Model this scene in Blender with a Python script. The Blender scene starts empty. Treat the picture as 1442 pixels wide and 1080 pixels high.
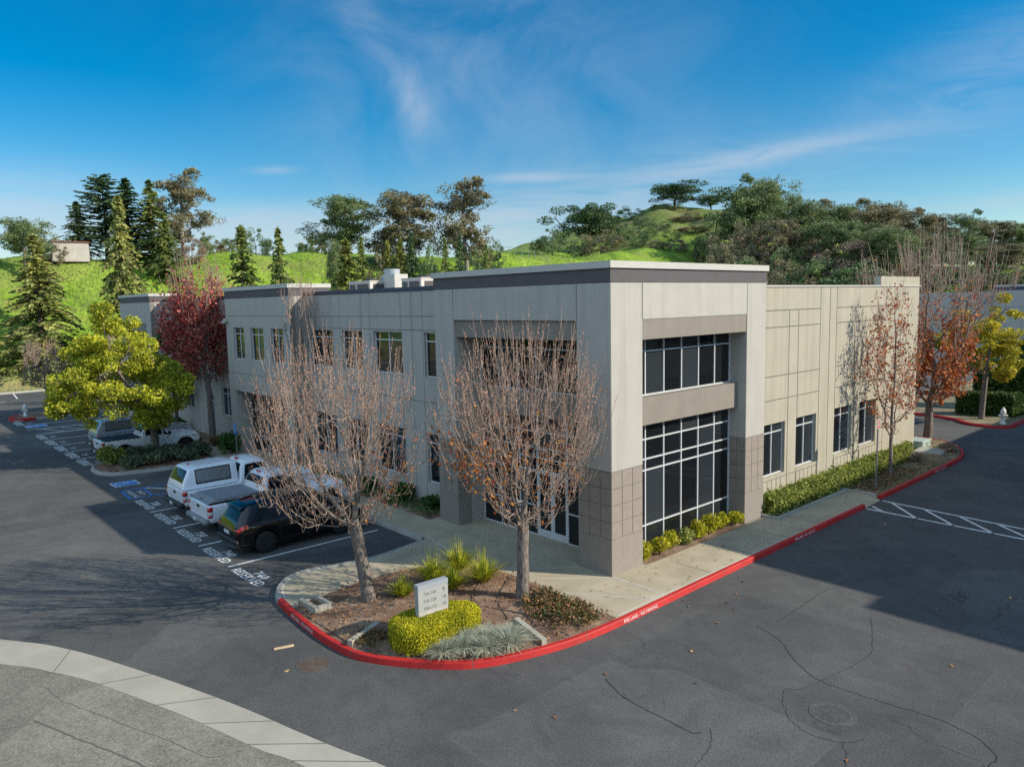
import bpy, math, random
import numpy as np
from mathutils import Vector, kdtree

S = bpy.context.scene
COL = S.collection
RND = random.Random(7)
NR = np.random.default_rng(11)
PI = math.pi

# ------------------------------------------------------------------ camera model (solved from the building's edges)
CC = (721.0, 540.0)
VL, VR = (-231.0, 445.0), (1884.0, 401.0)
FPX = math.sqrt(-((VL[0]-CC[0])*(VR[0]-CC[0]) + (VL[1]-CC[1])*(VR[1]-CC[1])))
def _ray(x, y): return np.array([x-CC[0], -(y-CC[1]), -FPX])
_dx = -_ray(*VL); _dx /= np.linalg.norm(_dx)
_dy = _ray(*VR); _dy /= np.linalg.norm(_dy)
ROT = np.stack([_dx, _dy, np.cross(_dx, _dy)], 0)
CAM = np.array([13.78, -16.25, 8.10])
def gp(x, y, z=-0.13):                      # photo pixel -> point of the level z
    d = ROT @ _ray(x, y); t = (z-CAM[2])/d[2]; p = CAM+t*d
    return float(p[0]), float(p[1])
def bear(x, dist, y=420):                   # photo column + horizontal distance -> XY and the height seen at row y
    d = ROT @ _ray(x, y); h = math.hypot(d[0], d[1]); p = CAM + d*(dist/h)
    return float(p[0]), float(p[1]), float(p[2])

cam_d = bpy.data.cameras.new('camera'); cam_o = bpy.data.objects.new('camera', cam_d); COL.objects.link(cam_o)
cam_d.sensor_width = 36; cam_d.sensor_fit = 'HORIZONTAL'; cam_d.lens = FPX/1442*36
cam_d.clip_start = 0.1; cam_d.clip_end = 9000
from mathutils import Matrix
cam_o.matrix_world = Matrix([[*ROT[0], CAM[0]], [*ROT[1], CAM[1]], [*ROT[2], CAM[2]], [0, 0, 0, 1]])
S.camera = cam_o

# ------------------------------------------------------------------ mesh builder
class MB:
    def __init__(s): s.V = []; s.F = []; s.M = []; s.n = 0
    def arr(s, V, F, m=0):                  # V (n,3) array, F (k,q) index array
        V = np.asarray(V, float).reshape(-1, 3); F = np.asarray(F, int)
        if len(F) == 0: return
        s.V.append(V); s.F.append(F+s.n); s.M.append(np.full(len(F), m)); s.n += len(V)
    def poly(s, pts, m=0): s.arr(pts, [list(range(len(pts)))], m)
    def box8(s, p, m=0):                    # p: 0-3 bottom ring, 4-7 top ring
        s.arr(p, [[3, 2, 1, 0], [4, 5, 6, 7], [0, 1, 5, 4], [1, 2, 6, 5], [2, 3, 7, 6], [3, 0, 4, 7]], m)
    def box(s, x0, x1, y0, y1, z0, z1, m=0):
        s.box8([(x0, y0, z0), (x1, y0, z0), (x1, y1, z0), (x0, y1, z0), (x0, y0, z1), (x1, y0, z1), (x1, y1, z1), (x0, y1, z1)], m)
    def prism(s, poly, z0, z1, m=0, top=True, bottom=False):
        n = len(poly); V = [(x, y, z0) for x, y in poly]+[(x, y, z1) for x, y in poly]
        s.arr(V, [[i, (i+1) % n, n+(i+1) % n, n+i] for i in range(n)], m)
        if top: s.poly([(x, y, z1) for x, y in poly], m)
        if bottom: s.poly([(x, y, z0) for x, y in poly[::-1]], m)
    def tube(s, P, R, n=6, m=0, cap=True):
        P = np.asarray(P, float); k = len(P)
        if k < 2: return
        R = np.full(k, R) if np.isscalar(R) else np.asarray(R, float)
        T = np.gradient(P, axis=0); T /= (np.linalg.norm(T, axis=1, keepdims=True)+1e-9)
        ref = np.array([0.31, 0.95, 0.05]) if abs(T[0][2]) > .6 else np.array([0, 0, 1.])
        A = np.cross(T, ref); A /= (np.linalg.norm(A, axis=1, keepdims=True)+1e-9); B = np.cross(T, A)
        a = np.arange(n)*2*PI/n
        V = P[:, None]+R[:, None, None]*(A[:, None]*np.cos(a)[None, :, None]+B[:, None]*np.sin(a)[None, :, None])
        i = np.arange(k-1)[:, None]*n; j = np.arange(n)[None]; j2 = (j+1) % n
        F = np.stack([i+j, i+j2, i+n+j2, i+n+j], -1).reshape(-1, 4)
        s.arr(V.reshape(-1, 3), F, m)
        if cap and n > 3:
            s.poly(V[0][::-1], m); s.poly(V[-1], m)
    def lathe(s, prof, n=16, c=(0, 0, 0), ax='z', m=0):
        k = len(prof); a = np.arange(n)*2*PI/n; V = []
        for r, h in prof:
            for t in a:
                if ax == 'z': V.append((c[0]+r*math.cos(t), c[1]+r*math.sin(t), c[2]+h))
                elif ax == 'x': V.append((c[0]+h, c[1]+r*math.cos(t), c[2]+r*math.sin(t)))
                else: V.append((c[0]+r*math.cos(t), c[1]+h, c[2]+r*math.sin(t)))
        s.arr(V, [[i*n+j, i*n+(j+1) % n, (i+1)*n+(j+1) % n, (i+1)*n+j] for i in range(k-1) for j in range(n)], m)
        s.poly(V[:n][::-1], m); s.poly(V[-n:], m)
    def build(s, name, mats, parent=None, smooth=False, loc=None):
        me = bpy.data.meshes.new(name)
        if s.n:
            V = np.concatenate(s.V); me.vertices.add(len(V)); me.vertices.foreach_set('co', V.ravel())
            tot = np.concatenate([np.full(len(f), f.shape[1]) for f in s.F]); L = np.concatenate([f.ravel() for f in s.F])
            me.loops.add(len(L)); me.loops.foreach_set('vertex_index', L)
            me.polygons.add(len(tot)); me.polygons.foreach_set('loop_start', np.concatenate([[0], np.cumsum(tot)[:-1]]))
            me.polygons.foreach_set('loop_total', tot); me.polygons.foreach_set('material_index', np.concatenate(s.M))
            me.polygons.foreach_set('use_smooth', np.full(len(tot), bool(smooth)))
            me.update(calc_edges=True); me.validate()
        for m_ in (mats if isinstance(mats, (list, tuple)) else [mats]): me.materials.append(m_)
        return link(name, me, parent, loc)
def link(name, me, parent=None, loc=None):
    o = bpy.data.objects.new(name, me); COL.objects.link(o)
    if parent is not None: o.parent = parent
    if loc is not None: o.location = loc
    return o
def tag(o, label, cat, group=None):
    o['label'] = label; o['category'] = cat
    if group: o['group'] = group
    return o
def struct(o, label=None):
    o['kind'] = 'structure'
    if label: o['label'] = label
    return o
def thing(name, label, cat, loc=(0, 0, 0), rz=0, group=None, scale=None):
    o = bpy.data.objects.new(name, None); COL.objects.link(o); o.location = loc; o.rotation_euler = (0, 0, rz)
    o.empty_display_size = .2
    if scale: o.scale = scale
    return tag(o, label, cat, group)

# ------------------------------------------------------------------ materials
def _nt(name):
    m = bpy.data.materials.new(name); m.use_nodes = True; nt = m.node_tree
    return m, nt, nt.nodes['Principled BSDF']
def ramp(nt, stops, fac):
    r = nt.nodes.new('ShaderNodeValToRGB'); el = r.color_ramp.elements
    while len(el) < len(stops): el.new(.5)
    for e, (p, c) in zip(el, stops): e.position = p; e.color = (*c[:3], 1)
    nt.links.new(fac, r.inputs[0]); return r.outputs[0]
def noise(nt, scale, detail=4, rough=.55, vec=None, dist=0):
    n = nt.nodes.new('ShaderNodeTexNoise'); n.inputs['Scale'].default_value = scale
    n.inputs['Detail'].default_value = detail; n.inputs['Roughness'].default_value = rough; n.inputs['Distortion'].default_value = dist
    if vec is not None: nt.links.new(vec, n.inputs['Vector'])
    return n.outputs['Fac']
def coord(nt, kind='Object', sc=None):
    t = nt.nodes.new('ShaderNodeTexCoord'); o = t.outputs[kind]
    if sc:
        mp = nt.nodes.new('ShaderNodeMapping'); mp.inputs['Scale'].default_value = sc; nt.links.new(o, mp.inputs[0]); o = mp.outputs[0]
    return o
def mix(nt, a, b, fac, mode='MIX'):
    n = nt.nodes.new('ShaderNodeMix'); n.data_type = 'RGBA'; n.blend_type = mode
    for sock, v in ((n.inputs[0], fac), (n.inputs[6], a), (n.inputs[7], b)):
        if isinstance(v, (int, float)): sock.default_value = v
        elif isinstance(v, tuple): sock.default_value = (*v[:3], 1)
        else: nt.links.new(v, sock)
    return n.outputs[2]
def bump(nt, p, h, strength=.3, dist=.02):
    b = nt.nodes.new('ShaderNodeBump'); b.inputs['Strength'].default_value = strength; b.inputs['Distance'].default_value = dist
    nt.links.new(h, b.inputs['Height']); nt.links.new(b.outputs[0], p.inputs['Normal'])
def sc3(c, k): return tuple(min(1, x*k) for x in c)
def mat(name, c, rough=.6, var=.12, nscale=3., spec=.4, metal=0, bmp=0, bscale=40., coat=0, streak=0):
    m, nt, p = _nt(name); v = coord(nt)
    if var:
        f = noise(nt, nscale, 5, .6, v)
        col = ramp(nt, [(.3, sc3(c, 1-var)), (.7, sc3(c, 1+var))], f)
        if streak:                          # rain streaks and grime that run down a wall
            f2 = noise(nt, 1., 6, .65, coord(nt, 'Object', (2.6, 2.6, .13)))
            col = mix(nt, col, sc3(c, 1-streak), ramp(nt, [(.48, (0, 0, 0)), (.75, (1, 1, 1))], f2))
        nt.links.new(col, p.inputs['Base Color'])
    else: p.inputs['Base Color'].default_value = (*c, 1)
    p.inputs['Roughness'].default_value = rough; p.inputs['Metallic'].default_value = metal
    p.inputs['Specular IOR Level'].default_value = spec; p.inputs['Coat Weight'].default_value = coat
    if coat: p.inputs['Coat Roughness'].default_value = .05
    if bmp: bump(nt, p, noise(nt, bscale, 4, .6, v), bmp, .01)
    return m
def leafmat(name, cols, trans=.3, rough=.55, clump=1.2, spec=.25):
    m, nt, p = _nt(name)
    g = nt.nodes.new('ShaderNodeNewGeometry'); n = len(cols)
    c1 = ramp(nt, [(i/max(1, n-1), c) for i, c in enumerate(cols)], g.outputs['Random Per Island'])
    f = noise(nt, clump, 3, .6, coord(nt))
    c2 = mix(nt, c1, ramp(nt, [(.35, (.62, .66, .7)), (.65, (1.3, 1.25, 1.1))], f), 1., 'MULTIPLY')
    nt.links.new(c2, p.inputs['Base Color']); p.inputs['Roughness'].default_value = rough
    p.inputs['Specular IOR Level'].default_value = spec
    t = nt.nodes.new('ShaderNodeBsdfTranslucent'); nt.links.new(c2, t.inputs[0])
    mx = nt.nodes.new('ShaderNodeMixShader'); mx.inputs[0].default_value = trans
    nt.links.new(p.outputs[0], mx.inputs[1]); nt.links.new(t.outputs[0], mx.inputs[2])
    nt.links.new(mx.outputs[0], nt.nodes['Material Output'].inputs[0])
    return m
def barkmat(name, c, c2, scale=9.):
    m, nt, p = _nt(name)
    f = noise(nt, scale, 6, .65, coord(nt, 'Object', (1, 1, .25)))
    nt.links.new(ramp(nt, [(.38, c), (.62, c2)], f), p.inputs['Base Color']); p.inputs['Roughness'].default_value = .85
    bump(nt, p, f, .7, .03); return m
def groundmat(name, stops, scale, fine=60., finek=.25, rough=.9, bmp=.4, bd=.02, extra=None, sc=None):
    m, nt, p = _nt(name); v = coord(nt, 'Object', sc)
    f = noise(nt, scale, 8, .62, v, .3); c = ramp(nt, stops, f)
    f2 = noise(nt, fine, 3, .7, v)
    c = mix(nt, c, ramp(nt, [(.3, (1-finek,)*3), (.7, (1+finek,)*3)], f2), 1., 'MULTIPLY')
    if extra: c = extra(nt, v, c)
    nt.links.new(c, p.inputs['Base Color']); p.inputs['Roughness'].default_value = rough; p.inputs['Specular IOR Level'].default_value = .3
    bump(nt, p, f2, bmp, bd); return m
def asphalt_extra(cc, sc_=.32, wd=.006, g0=.5):
    def ex(nt, v, c):
        w = nt.nodes.new('ShaderNodeTexVoronoi'); w.feature = 'DISTANCE_TO_EDGE'; w.inputs['Scale'].default_value = sc_
        n = nt.nodes.new('ShaderNodeTexNoise'); n.inputs['Scale'].default_value = 1.3; n.inputs['Detail'].default_value = 6
        nt.links.new(v, n.inputs['Vector'])
        vm = nt.nodes.new('ShaderNodeVectorMath'); vm.operation = 'MULTIPLY_ADD'; vm.inputs[1].default_value = (1.6, 1.6, 0)
        nt.links.new(n.outputs['Color'], vm.inputs[0]); nt.links.new(v, vm.inputs[2]); nt.links.new(vm.outputs[0], w.inputs['Vector'])
        k = ramp(nt, [(0, (1, 1, 1)), (wd, (0, 0, 0))], w.outputs['Distance'])
        gate = ramp(nt, [(g0, (0, 0, 0)), (g0+.12, (1, 1, 1))], noise(nt, .13, 3, .5, v))
        kk = mix(nt, k, gate, 1., 'MULTIPLY')
        c = mix(nt, c, cc, kk)
        pv = nt.nodes.new('ShaderNodeTexVoronoi'); pv.distance = 'CHEBYCHEV'; pv.inputs['Scale'].default_value = .17; nt.links.new(v, pv.inputs['Vector'])
        sp_ = nt.nodes.new('ShaderNodeSeparateColor'); nt.links.new(pv.outputs['Color'], sp_.inputs[0])
        c = mix(nt, c, ramp(nt, [(0, (.84, .84, .85)), (1, (1.13, 1.13, 1.12))], sp_.outputs[0]), 1., 'MULTIPLY')
        tr_ = ramp(nt, [(.35, (.86, .86, .87)), (.65, (1.1, 1.1, 1.09))], noise(nt, .8, 5, .65, v, 1.5)); c = mix(nt, c, tr_, 1., 'MULTIPLY')
        st = ramp(nt, [(.58, (0, 0, 0)), (.78, (.55, .55, .55))], noise(nt, .5, 6, .7, v, 1.))
        c = mix(nt, c, (.105, .10, .092), st)
        sp = nt.nodes.new('ShaderNodeTexVoronoi'); sp.inputs['Scale'].default_value = 70.; nt.links.new(v, sp.inputs['Vector'])
        s2 = ramp(nt, [(.06, (.6, .6, .6)), (.12, (0, 0, 0))], sp.outputs['Distance'])
        return mix(nt, c, (.22, .21, .2), s2)
    return ex

M = {}
M['asphalt'] = groundmat('asphalt', [(.3, (.058, .058, .058)), (.5, (.076, .075, .074)), (.72, (.098, .096, .092))], .22, 24., .34, .9, .6, .012, asphalt_extra((.022, .022, .024)))
M['street'] = groundmat('old_street_asphalt', [(.3, (.16, .15, .122)), (.7, (.225, .21, .17))], .5, 20., .36, .92, .7, .015, asphalt_extra((.085, .082, .075), 1.5, .016, .40))
M['concrete'] = groundmat('sidewalk_concrete', [(.3, (.28, .238, .168)), (.7, (.42, .36, .255))], .8, 45., .1, .85, .15, .005)
M['gutter'] = groundmat('gutter_concrete', [(.3, (.28, .26, .215)), (.7, (.37, .345, .285))], .7, 50., .13, .85, .15, .006)
M['kerbc'] = groundmat('kerb_concrete', [(.3, (.26, .25, .22)), (.7, (.36, .345, .30))], 1.2, 50., .15, .85, .15, .005)
def red_extra(nt, v, c):
    chip = ramp(nt, [(.62, (0, 0, 0)), (.68, (1, 1, 1))], noise(nt, 9., 6, .7, v, .4)); c = mix(nt, c, (.36, .27, .24), mix(nt, chip, ramp(nt, [(.45, (0, 0, 0)), (.7, (.8, .8, .8))], noise(nt, .6, 3, .6, v)), 1., 'MULTIPLY'))
    return mix(nt, c, (.16, .03, .025), ramp(nt, [(.55, (0, 0, 0)), (.8, (.7, .7, .7))], noise(nt, 2.2, 6, .7, v, 1.)))
M['red'] = groundmat('red_kerb_paint', [(.3, (.33, .016, .015)), (.7, (.46, .022, .020))], 1.4, 40., .12, .6, .2, .006, red_extra)
M['seam'] = mat('pale_joint_sealant', (.5, .49, .45), .8, .15)
M['darkseam'] = mat('dark_joint', (.10, .095, .085), .9, .15)
M['soil'] = groundmat('planting_soil', [(.3, (.10, .058, .038)), (.5, (.20, .125, .085)), (.7, (.34, .25, .17))], .9, 26., .4, .95, .9, .05)
M['drybed'] = groundmat('dry_bed_soil', [(.3, (.10, .11, .045)), (.5, (.19, .16, .10)), (.72, (.30, .26, .18))], .8, 30., .35, .95, .8, .04)
def grass_extra(nt, v, c):
    sx = nt.nodes.new('ShaderNodeSeparateXYZ'); nt.links.new(coord(nt, 'Object'), sx.inputs[0])
    n = noise(nt, .05, 5, .6, v)
    mr = nt.nodes.new('ShaderNodeMapRange'); mr.inputs[1].default_value = 4.2; mr.inputs[2].default_value = 0.2; nt.links.new(sx.outputs[2], mr.inputs[0])
    mm = nt.nodes.new('ShaderNodeMath'); mm.operation = 'MULTIPLY'; nt.links.new(mr.outputs[0], mm.inputs[0]); nt.links.new(n, mm.inputs[1])
    c = mix(nt, c, (.30, .245, .12), ramp(nt, [(.18, (0, 0, 0)), (.42, (.85, .85, .85))], mm.outputs[0]))
    dry = ramp(nt, [(.47, (0, 0, 0)), (.72, (.75, .75, .75))], noise(nt, .075, 7, .68, v, .8))
    c = mix(nt, c, (.21, .19, .07), dry)
    up_ = nt.nodes.new('ShaderNodeMapRange'); up_.inputs[1].default_value = 21.; up_.inputs[2].default_value = 30.; nt.links.new(sx.outputs[2], up_.inputs[0])
    br = ramp(nt, [(.42, (.25, .25, .25)), (.62, (1, 1, 1))], noise(nt, .09, 7, .7, v, .7))
    return mix(nt, c, (.135, .125, .055), mix(nt, up_.outputs[0], br, 1., 'MULTIPLY'))
M['grass'] = groundmat('hill_grass', [(.28, (.075, .135, .012)), (.5, (.155, .26, .018)), (.75, (.27, .34, .045))], .20, 1.7, .42, .95, 1., .5, grass_extra)
M['white'] = mat('white_road_paint', (.62, .62, .60), .7, .22, 6.)
M['bluep'] = mat('blue_road_paint', (.03, .17, .48), .7, .15, 4.)
M['bronze'] = mat('rusty_iron', (.115, .085, .068), .7, .3, 6., metal=.3)
M['iron'] = mat('grey_iron', (.10, .098, .095), .65, .25, 8., metal=.3)
M['wallA'] = mat('light_grey_stucco', (.37, .350, .312), .85, .05, 1.2, .2, bmp=.1, bscale=60, streak=.16)
M['wallB'] = mat('tan_stucco', (.345, .318, .25), .85, .06, 1.2, .2, bmp=.1, bscale=60, streak=.17)
M['groove'] = mat('wall_groove', (.20, .185, .16), .9, .05)
M['grooveB'] = mat('tan_wall_groove', (.185, .168, .135), .9, .05)
M['taupe'] = mat('taupe_stucco', (.215, .190, .16), .85, .07, 2., .2, bmp=.1, streak=.10)
M['block'] = mat('taupe_block', (.24, .208, .175), .85, .08, 4., .2, bmp=.15, bscale=50)
M['granite'] = mat('taupe_plinth', (.228, .20, .172), .8, .07, 5., .25, bmp=.1)
M['band'] = mat('plum_grey_band', (.088, .078, .082), .7, .08, 2., .25)
M['cap'] = mat('pale_metal_coping', (.42, .40, .365), .5, .04, 2.)
M['navy'] = mat('navy_coping', (.035, .04, .07), .5, .05)
M['frame'] = mat('pale_window_frame', (.52, .53, .53), .4, .05, 3., .5)
M['roof'] = mat('roof_membrane', (.42, .41, .38), .9, .1, .6)
def glassmat(name, c, rough=.02, ior=1.52):
    m, nt, p = _nt(name); p.inputs['Roughness'].default_value = rough
    g = nt.nodes.new('ShaderNodeNewGeometry'); nt.links.new(ramp(nt, [(0, sc3(c, .6)), (.55, c), (.8, sc3(c, 1.6)), (1, sc3(c, 2.8))], g.outputs['Random Per Island']), p.inputs['Base Color'])
    p.inputs['IOR'].default_value = ior; p.inputs['Specular IOR Level'].default_value = .5
    if ior < 1.5: p.inputs['Specular IOR Level'].default_value = .3
    bump(nt, p, noise(nt, .8, 2, .5, coord(nt)), .02, .02); return m
M['glass'] = glassmat('dark_tinted_glass', (.010, .012, .014))
M['carglass'] = glassmat('car_glass', (.008, .011, .014), .02, 1.36)
M['hvac'] = mat('beige_unit_metal', (.50, .45, .40), .5, .06)
M['galv'] = mat('galvanised_metal', (.36, .38, .40), .45, .1, 4., .5, metal=.3)
M['louvre'] = mat('dark_louvre', (.05, .045, .045), .6, .1)
M['plastic'] = mat('black_plastic', (.014, .014, .015), .55, .1)
M['tyre'] = mat('tyre_rubber', (.018, .018, .018), .85, .15, 10.)
M['alloy'] = mat('silver_wheel', (.55, .55, .56), .3, .05, metal=.8)
M['blackrim'] = mat('black_wheel', (.13, .13, .135), .25, .05, metal=.6)
M['carwhite'] = mat('white_car_paint', (.72, .73, .75), .3, .02, 1., .5, coat=.6)
M['carblack'] = mat('black_car_paint', (.004, .004, .0045), .10, 0, spec=.35, coat=.35)
M['carsilver'] = mat('silver_car_paint', (.33, .35, .37), .3, .03, spec=.5, metal=.4, coat=.6)
M['cover'] = mat('grey_tonneau_vinyl', (.20, .205, .22), .6, .06, 3.)
M['curtain'] = mat('grey_shell_window', (.17, .17, .165), .12, .05, spec=.6)
M['redlamp'] = mat('red_lamp_lens', (.45, .012, .012), .12, .05, spec=.6, coat=.5)
M['whitelamp'] = mat('clear_lamp_lens', (.55, .53, .5), .12, .05, spec=.6, coat=.5)
M['chrome'] = mat('chrome_steel', (.5, .5, .5), .2, .03, metal=1.)
M['plate'] = mat('licence_plate', (.5, .5, .48), .5, .1, 14.)
M['signface'] = mat('white_sign_panel', (.31, .315, .30), .6, .05)
M['signcap'] = mat('grey_sign_cap', (.27, .29, .315), .55, .05)
M['signbase'] = mat('grey_sign_base', (.38, .355, .33), .8, .1, 8.)
M['ink'] = mat('dark_sign_lettering', (.10, .10, .09), .6, 0)
M['hydrant'] = mat('white_hydrant_paint', (.62, .60, .56), .55, .08, 6.)
M['utility'] = mat('pale_green_cabinet', (.27, .34, .28), .55, .08, 3.)
M['steel'] = mat('steel_post', (.28, .29, .30), .4, .08, metal=.7)
M['signred'] = mat('red_sign', (.55, .05, .04), .5, .05)
M['shed'] = mat('pale_block_shed', (.46, .42, .37), .9, .12, 1.)
M['wood'] = mat('pale_wood', (.50, .37, .23), .8, .15, 8.)
# foliage
M['pearbark'] = barkmat('grey_pear_bark', (.075, .058, .047), (.22, .185, .155), 22.)
M['twig'] = barkmat('pinkish_twig', (.19, .138, .108), (.345, .262, .208), 4.)
M['bud'] = leafmat('russet_buds', [(0.26, 0.11, 0.07), (0.42, 0.22, 0.15)], .1)
M['fewleaf'] = leafmat('orange_leaves', [(.42, .10, .02), (.50, .22, .03), (.30, .03, .02)], .3)
M['redleaf'] = leafmat('crimson_leaves', [(0.24, 0.03, 0.04), (0.42, 0.075, 0.07), (0.55, 0.2, 0.15)], .3)
M['orangeleaf'] = leafmat('orange_red_leaves', [(0.3, 0.055, 0.025), (0.45, 0.13, 0.04), (0.52, 0.22, 0.07)], .3)
M['yellowleaf'] = leafmat('yellow_green_leaves', [(0.19, 0.26, 0.025), (0.45, 0.46, 0.035), (0.6, 0.55, 0.06)], .35, clump=.9)
M['goldleaf'] = leafmat('golden_leaves', [(0.3, 0.29, 0.025), (0.54, 0.46, 0.04), (0.62, 0.52, 0.06)], .35, clump=.9)
M['evergreen'] = leafmat('deep_green_leaves', [(0.03, 0.09, 0.02), (0.075, 0.16, 0.035)], .2)
M['needles'] = leafmat('conifer_needles', [(0.08, 0.13, 0.04), (0.18, 0.23, 0.06), (0.29, 0.3, 0.085)], .15, clump=.35)
M['needleslight'] = leafmat('pale_cedar_needles', [(.13, .17, .05), (.26, .28, .08), (.40, .38, .12)], .15, clump=.35)
M['needlesdark'] = leafmat('dark_conifer_needles', [(0.04, 0.085, 0.04), (0.08, 0.14, 0.06), (0.14, 0.19, 0.08)], .12, clump=.3)
M['needlesgold'] = leafmat('olive_conifer_needles', [(0.09, 0.12, 0.03), (0.18, 0.2, 0.04), (0.27, 0.26, 0.06)], .15, clump=.35)
M['euc'] = leafmat('eucalyptus_leaves', [(0.095, 0.15, 0.065), (0.175, 0.23, 0.095), (0.28, 0.31, 0.135)], .2, clump=.3)
M['eucbrown'] = leafmat('brown_green_leaves', [(0.135, 0.135, 0.08), (0.225, 0.2, 0.11), (0.31, 0.265, 0.16)], .2, clump=.3)
M['oak'] = leafmat('oak_leaves', [(0.07, 0.13, 0.055), (0.13, 0.2, 0.08), (0.21, 0.27, 0.11)], .15, clump=.3)
M['rust'] = leafmat('russet_leaves', [(0.23, 0.17, 0.125), (0.34, 0.25, 0.19)], .2, clump=.3)
M['eucbark'] = barkmat('pale_eucalyptus_bark', (.13, .10, .08), (.34, .30, .26), 3.)
M['bark'] = barkmat('brown_bark', (.05, .035, .025), (.12, .09, .065), 6.)
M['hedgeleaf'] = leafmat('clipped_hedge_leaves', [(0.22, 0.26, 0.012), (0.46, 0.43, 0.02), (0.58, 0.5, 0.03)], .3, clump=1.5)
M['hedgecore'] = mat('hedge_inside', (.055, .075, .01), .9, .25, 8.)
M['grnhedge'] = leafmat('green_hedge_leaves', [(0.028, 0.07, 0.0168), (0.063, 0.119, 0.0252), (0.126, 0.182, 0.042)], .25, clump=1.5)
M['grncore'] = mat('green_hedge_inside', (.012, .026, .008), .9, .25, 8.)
M['shrubleaf'] = leafmat('shrub_leaves', [(0.1, 0.15, 0.025), (0.24, 0.27, 0.05), (0.4, 0.4, 0.11)], .3, clump=2.)
M['greyshrub'] = leafmat('grey_green_shrub_leaves', [(0.06, 0.085, 0.05), (0.12, 0.16, 0.09), (0.2, 0.22, 0.13)], .25, clump=2.)
M['blade'] = leafmat('strap_leaf_blades', [(0.2, 0.25, 0.02), (0.42, 0.44, 0.035), (0.6, 0.56, 0.07)], .3, clump=3.)
M['fescue'] = leafmat('blue_grey_fescue', [(0.25, 0.28, 0.23), (0.4, 0.42, 0.34), (0.54, 0.53, 0.44)], .2, clump=3.)
M['litter'] = leafmat('dry_fallen_leaves', [(.16, .07, .035), (.30, .15, .07), (.42, .27, .15)], .15, clump=3.)
M['groundcover'] = leafmat('low_groundcover_leaves', [(.03, .05, .012), (.08, .09, .03), (.20, .10, .05), (.32, .17, .08)], .2, clump=2.)
M['reedy'] = leafmat('reedy_grass', [(.06, .10, .015), (.14, .17, .03)], .25, clump=2.)
M['tuft'] = leafmat('hill_grass_blades', [(0.1, 0.19, 0.02), (0.17, 0.3, 0.028), (0.25, 0.36, 0.05)], .3, clump=.15)
M['brush'] = leafmat('dry_hill_brush', [(.10, .09, .055), (.17, .145, .09), (.22, .19, .12)], .2, clump=.3)
# ------------------------------------------------------------------ terrain
def sstep(t): t = np.clip(t, 0, 1); return t*t*(3-2*t)
def hz(x, y):
    x = np.asarray(x, float); y = np.asarray(y, float)
    foot = -80. + 1.2*np.sin(y*.07)
    t = (foot-x)/27.0
    wob = 1+.04*np.sin(x*.21+y*.13)+.03*np.sin(y*.33-x*.1)
    berm = (15.4+.030*np.clip(y, 0, 160))*(.10*np.clip(t, 0, 1)+.90*sstep(t))*wob
    berm = berm - .2 + .02*np.clip(-110-x, 0, 200)
    back = 14*sstep((y-97)/70.)-.2
    h = np.maximum(berm, back)
    knoll = 19.5*np.exp(-np.abs((x+152)/56)**2.4-np.abs((y-219)/50)**2.4)
    return h + knoll*(1+.05*np.sin(x*.3)*np.sin(y*.27))
def hzf(x, y): return float(hz(x, y))
def axis(a, b, st, lo, hi):
    mid = list(np.arange(a, b+.01, st)); g = st; x = a; L = []
    while x > lo: g *= 1.35; x -= g; L.append(x)
    g = st; x = b; H = []
    while x < hi: g *= 1.35; x += g; H.append(x)
    return np.array(L[::-1]+mid+H)
gx, gy = axis(-230, 40, 2.2, -3200, 3200), axis(-60, 300, 2.2, -3200, 3200)
X, Y = np.meshgrid(gx, gy, indexing='ij'); Z = hz(X, Y)
nx, ny = len(gx), len(gy); i = np.arange(nx-1)[:, None]*ny; j = np.arange(ny-1)[None]
mb = MB(); mb.arr(np.stack([X, Y, Z], -1).reshape(-1, 3), np.stack([i+j, i+ny+j, i+ny+j+1, i+j+1], -1).reshape(-1, 4))
struct(mb.build('ground', M['grass'], smooth=True))

ZR = -0.13
mb = MB(); mb.poly([(-76, -70, ZR), (70, -70, ZR), (70, 79, ZR), (-76, 79, ZR)])
struct(mb.build('parking_lot', M['asphalt']))

def smooth_line(P, n=6):
    P = np.asarray(P, float); Q = np.vstack([2*P[0]-P[1], P, 2*P[-1]-P[-2]]); out = []
    for k in range(1, len(Q)-2):
        for t in np.linspace(0, 1, n, endpoint=False):
            a, b, c, d = Q[k-1], Q[k], Q[k+1], Q[k+2]
            out.append(.5*((2*b)+(c-a)*t+(2*a-5*b+4*c-d)*t*t+(3*b-a-3*c+d)*t**3))
    out.append(Q[-2]); return np.array(out)
def offset(P, d):
    P = np.asarray(P, float); T = np.gradient(P, axis=0); T /= np.linalg.norm(T, axis=1, keepdims=True)+1e-9
    return P+np.stack([T[:, 1], -T[:, 0]], 1)*d
def strip(mb, A, B, z, m=0):
    n = len(A); V = [(*p, z) for p in A]+[(*p, z) for p in B]
    mb.arr(V, [[k, n+k, n+k+1, k+1] for k in range(n-1)], m)

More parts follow.
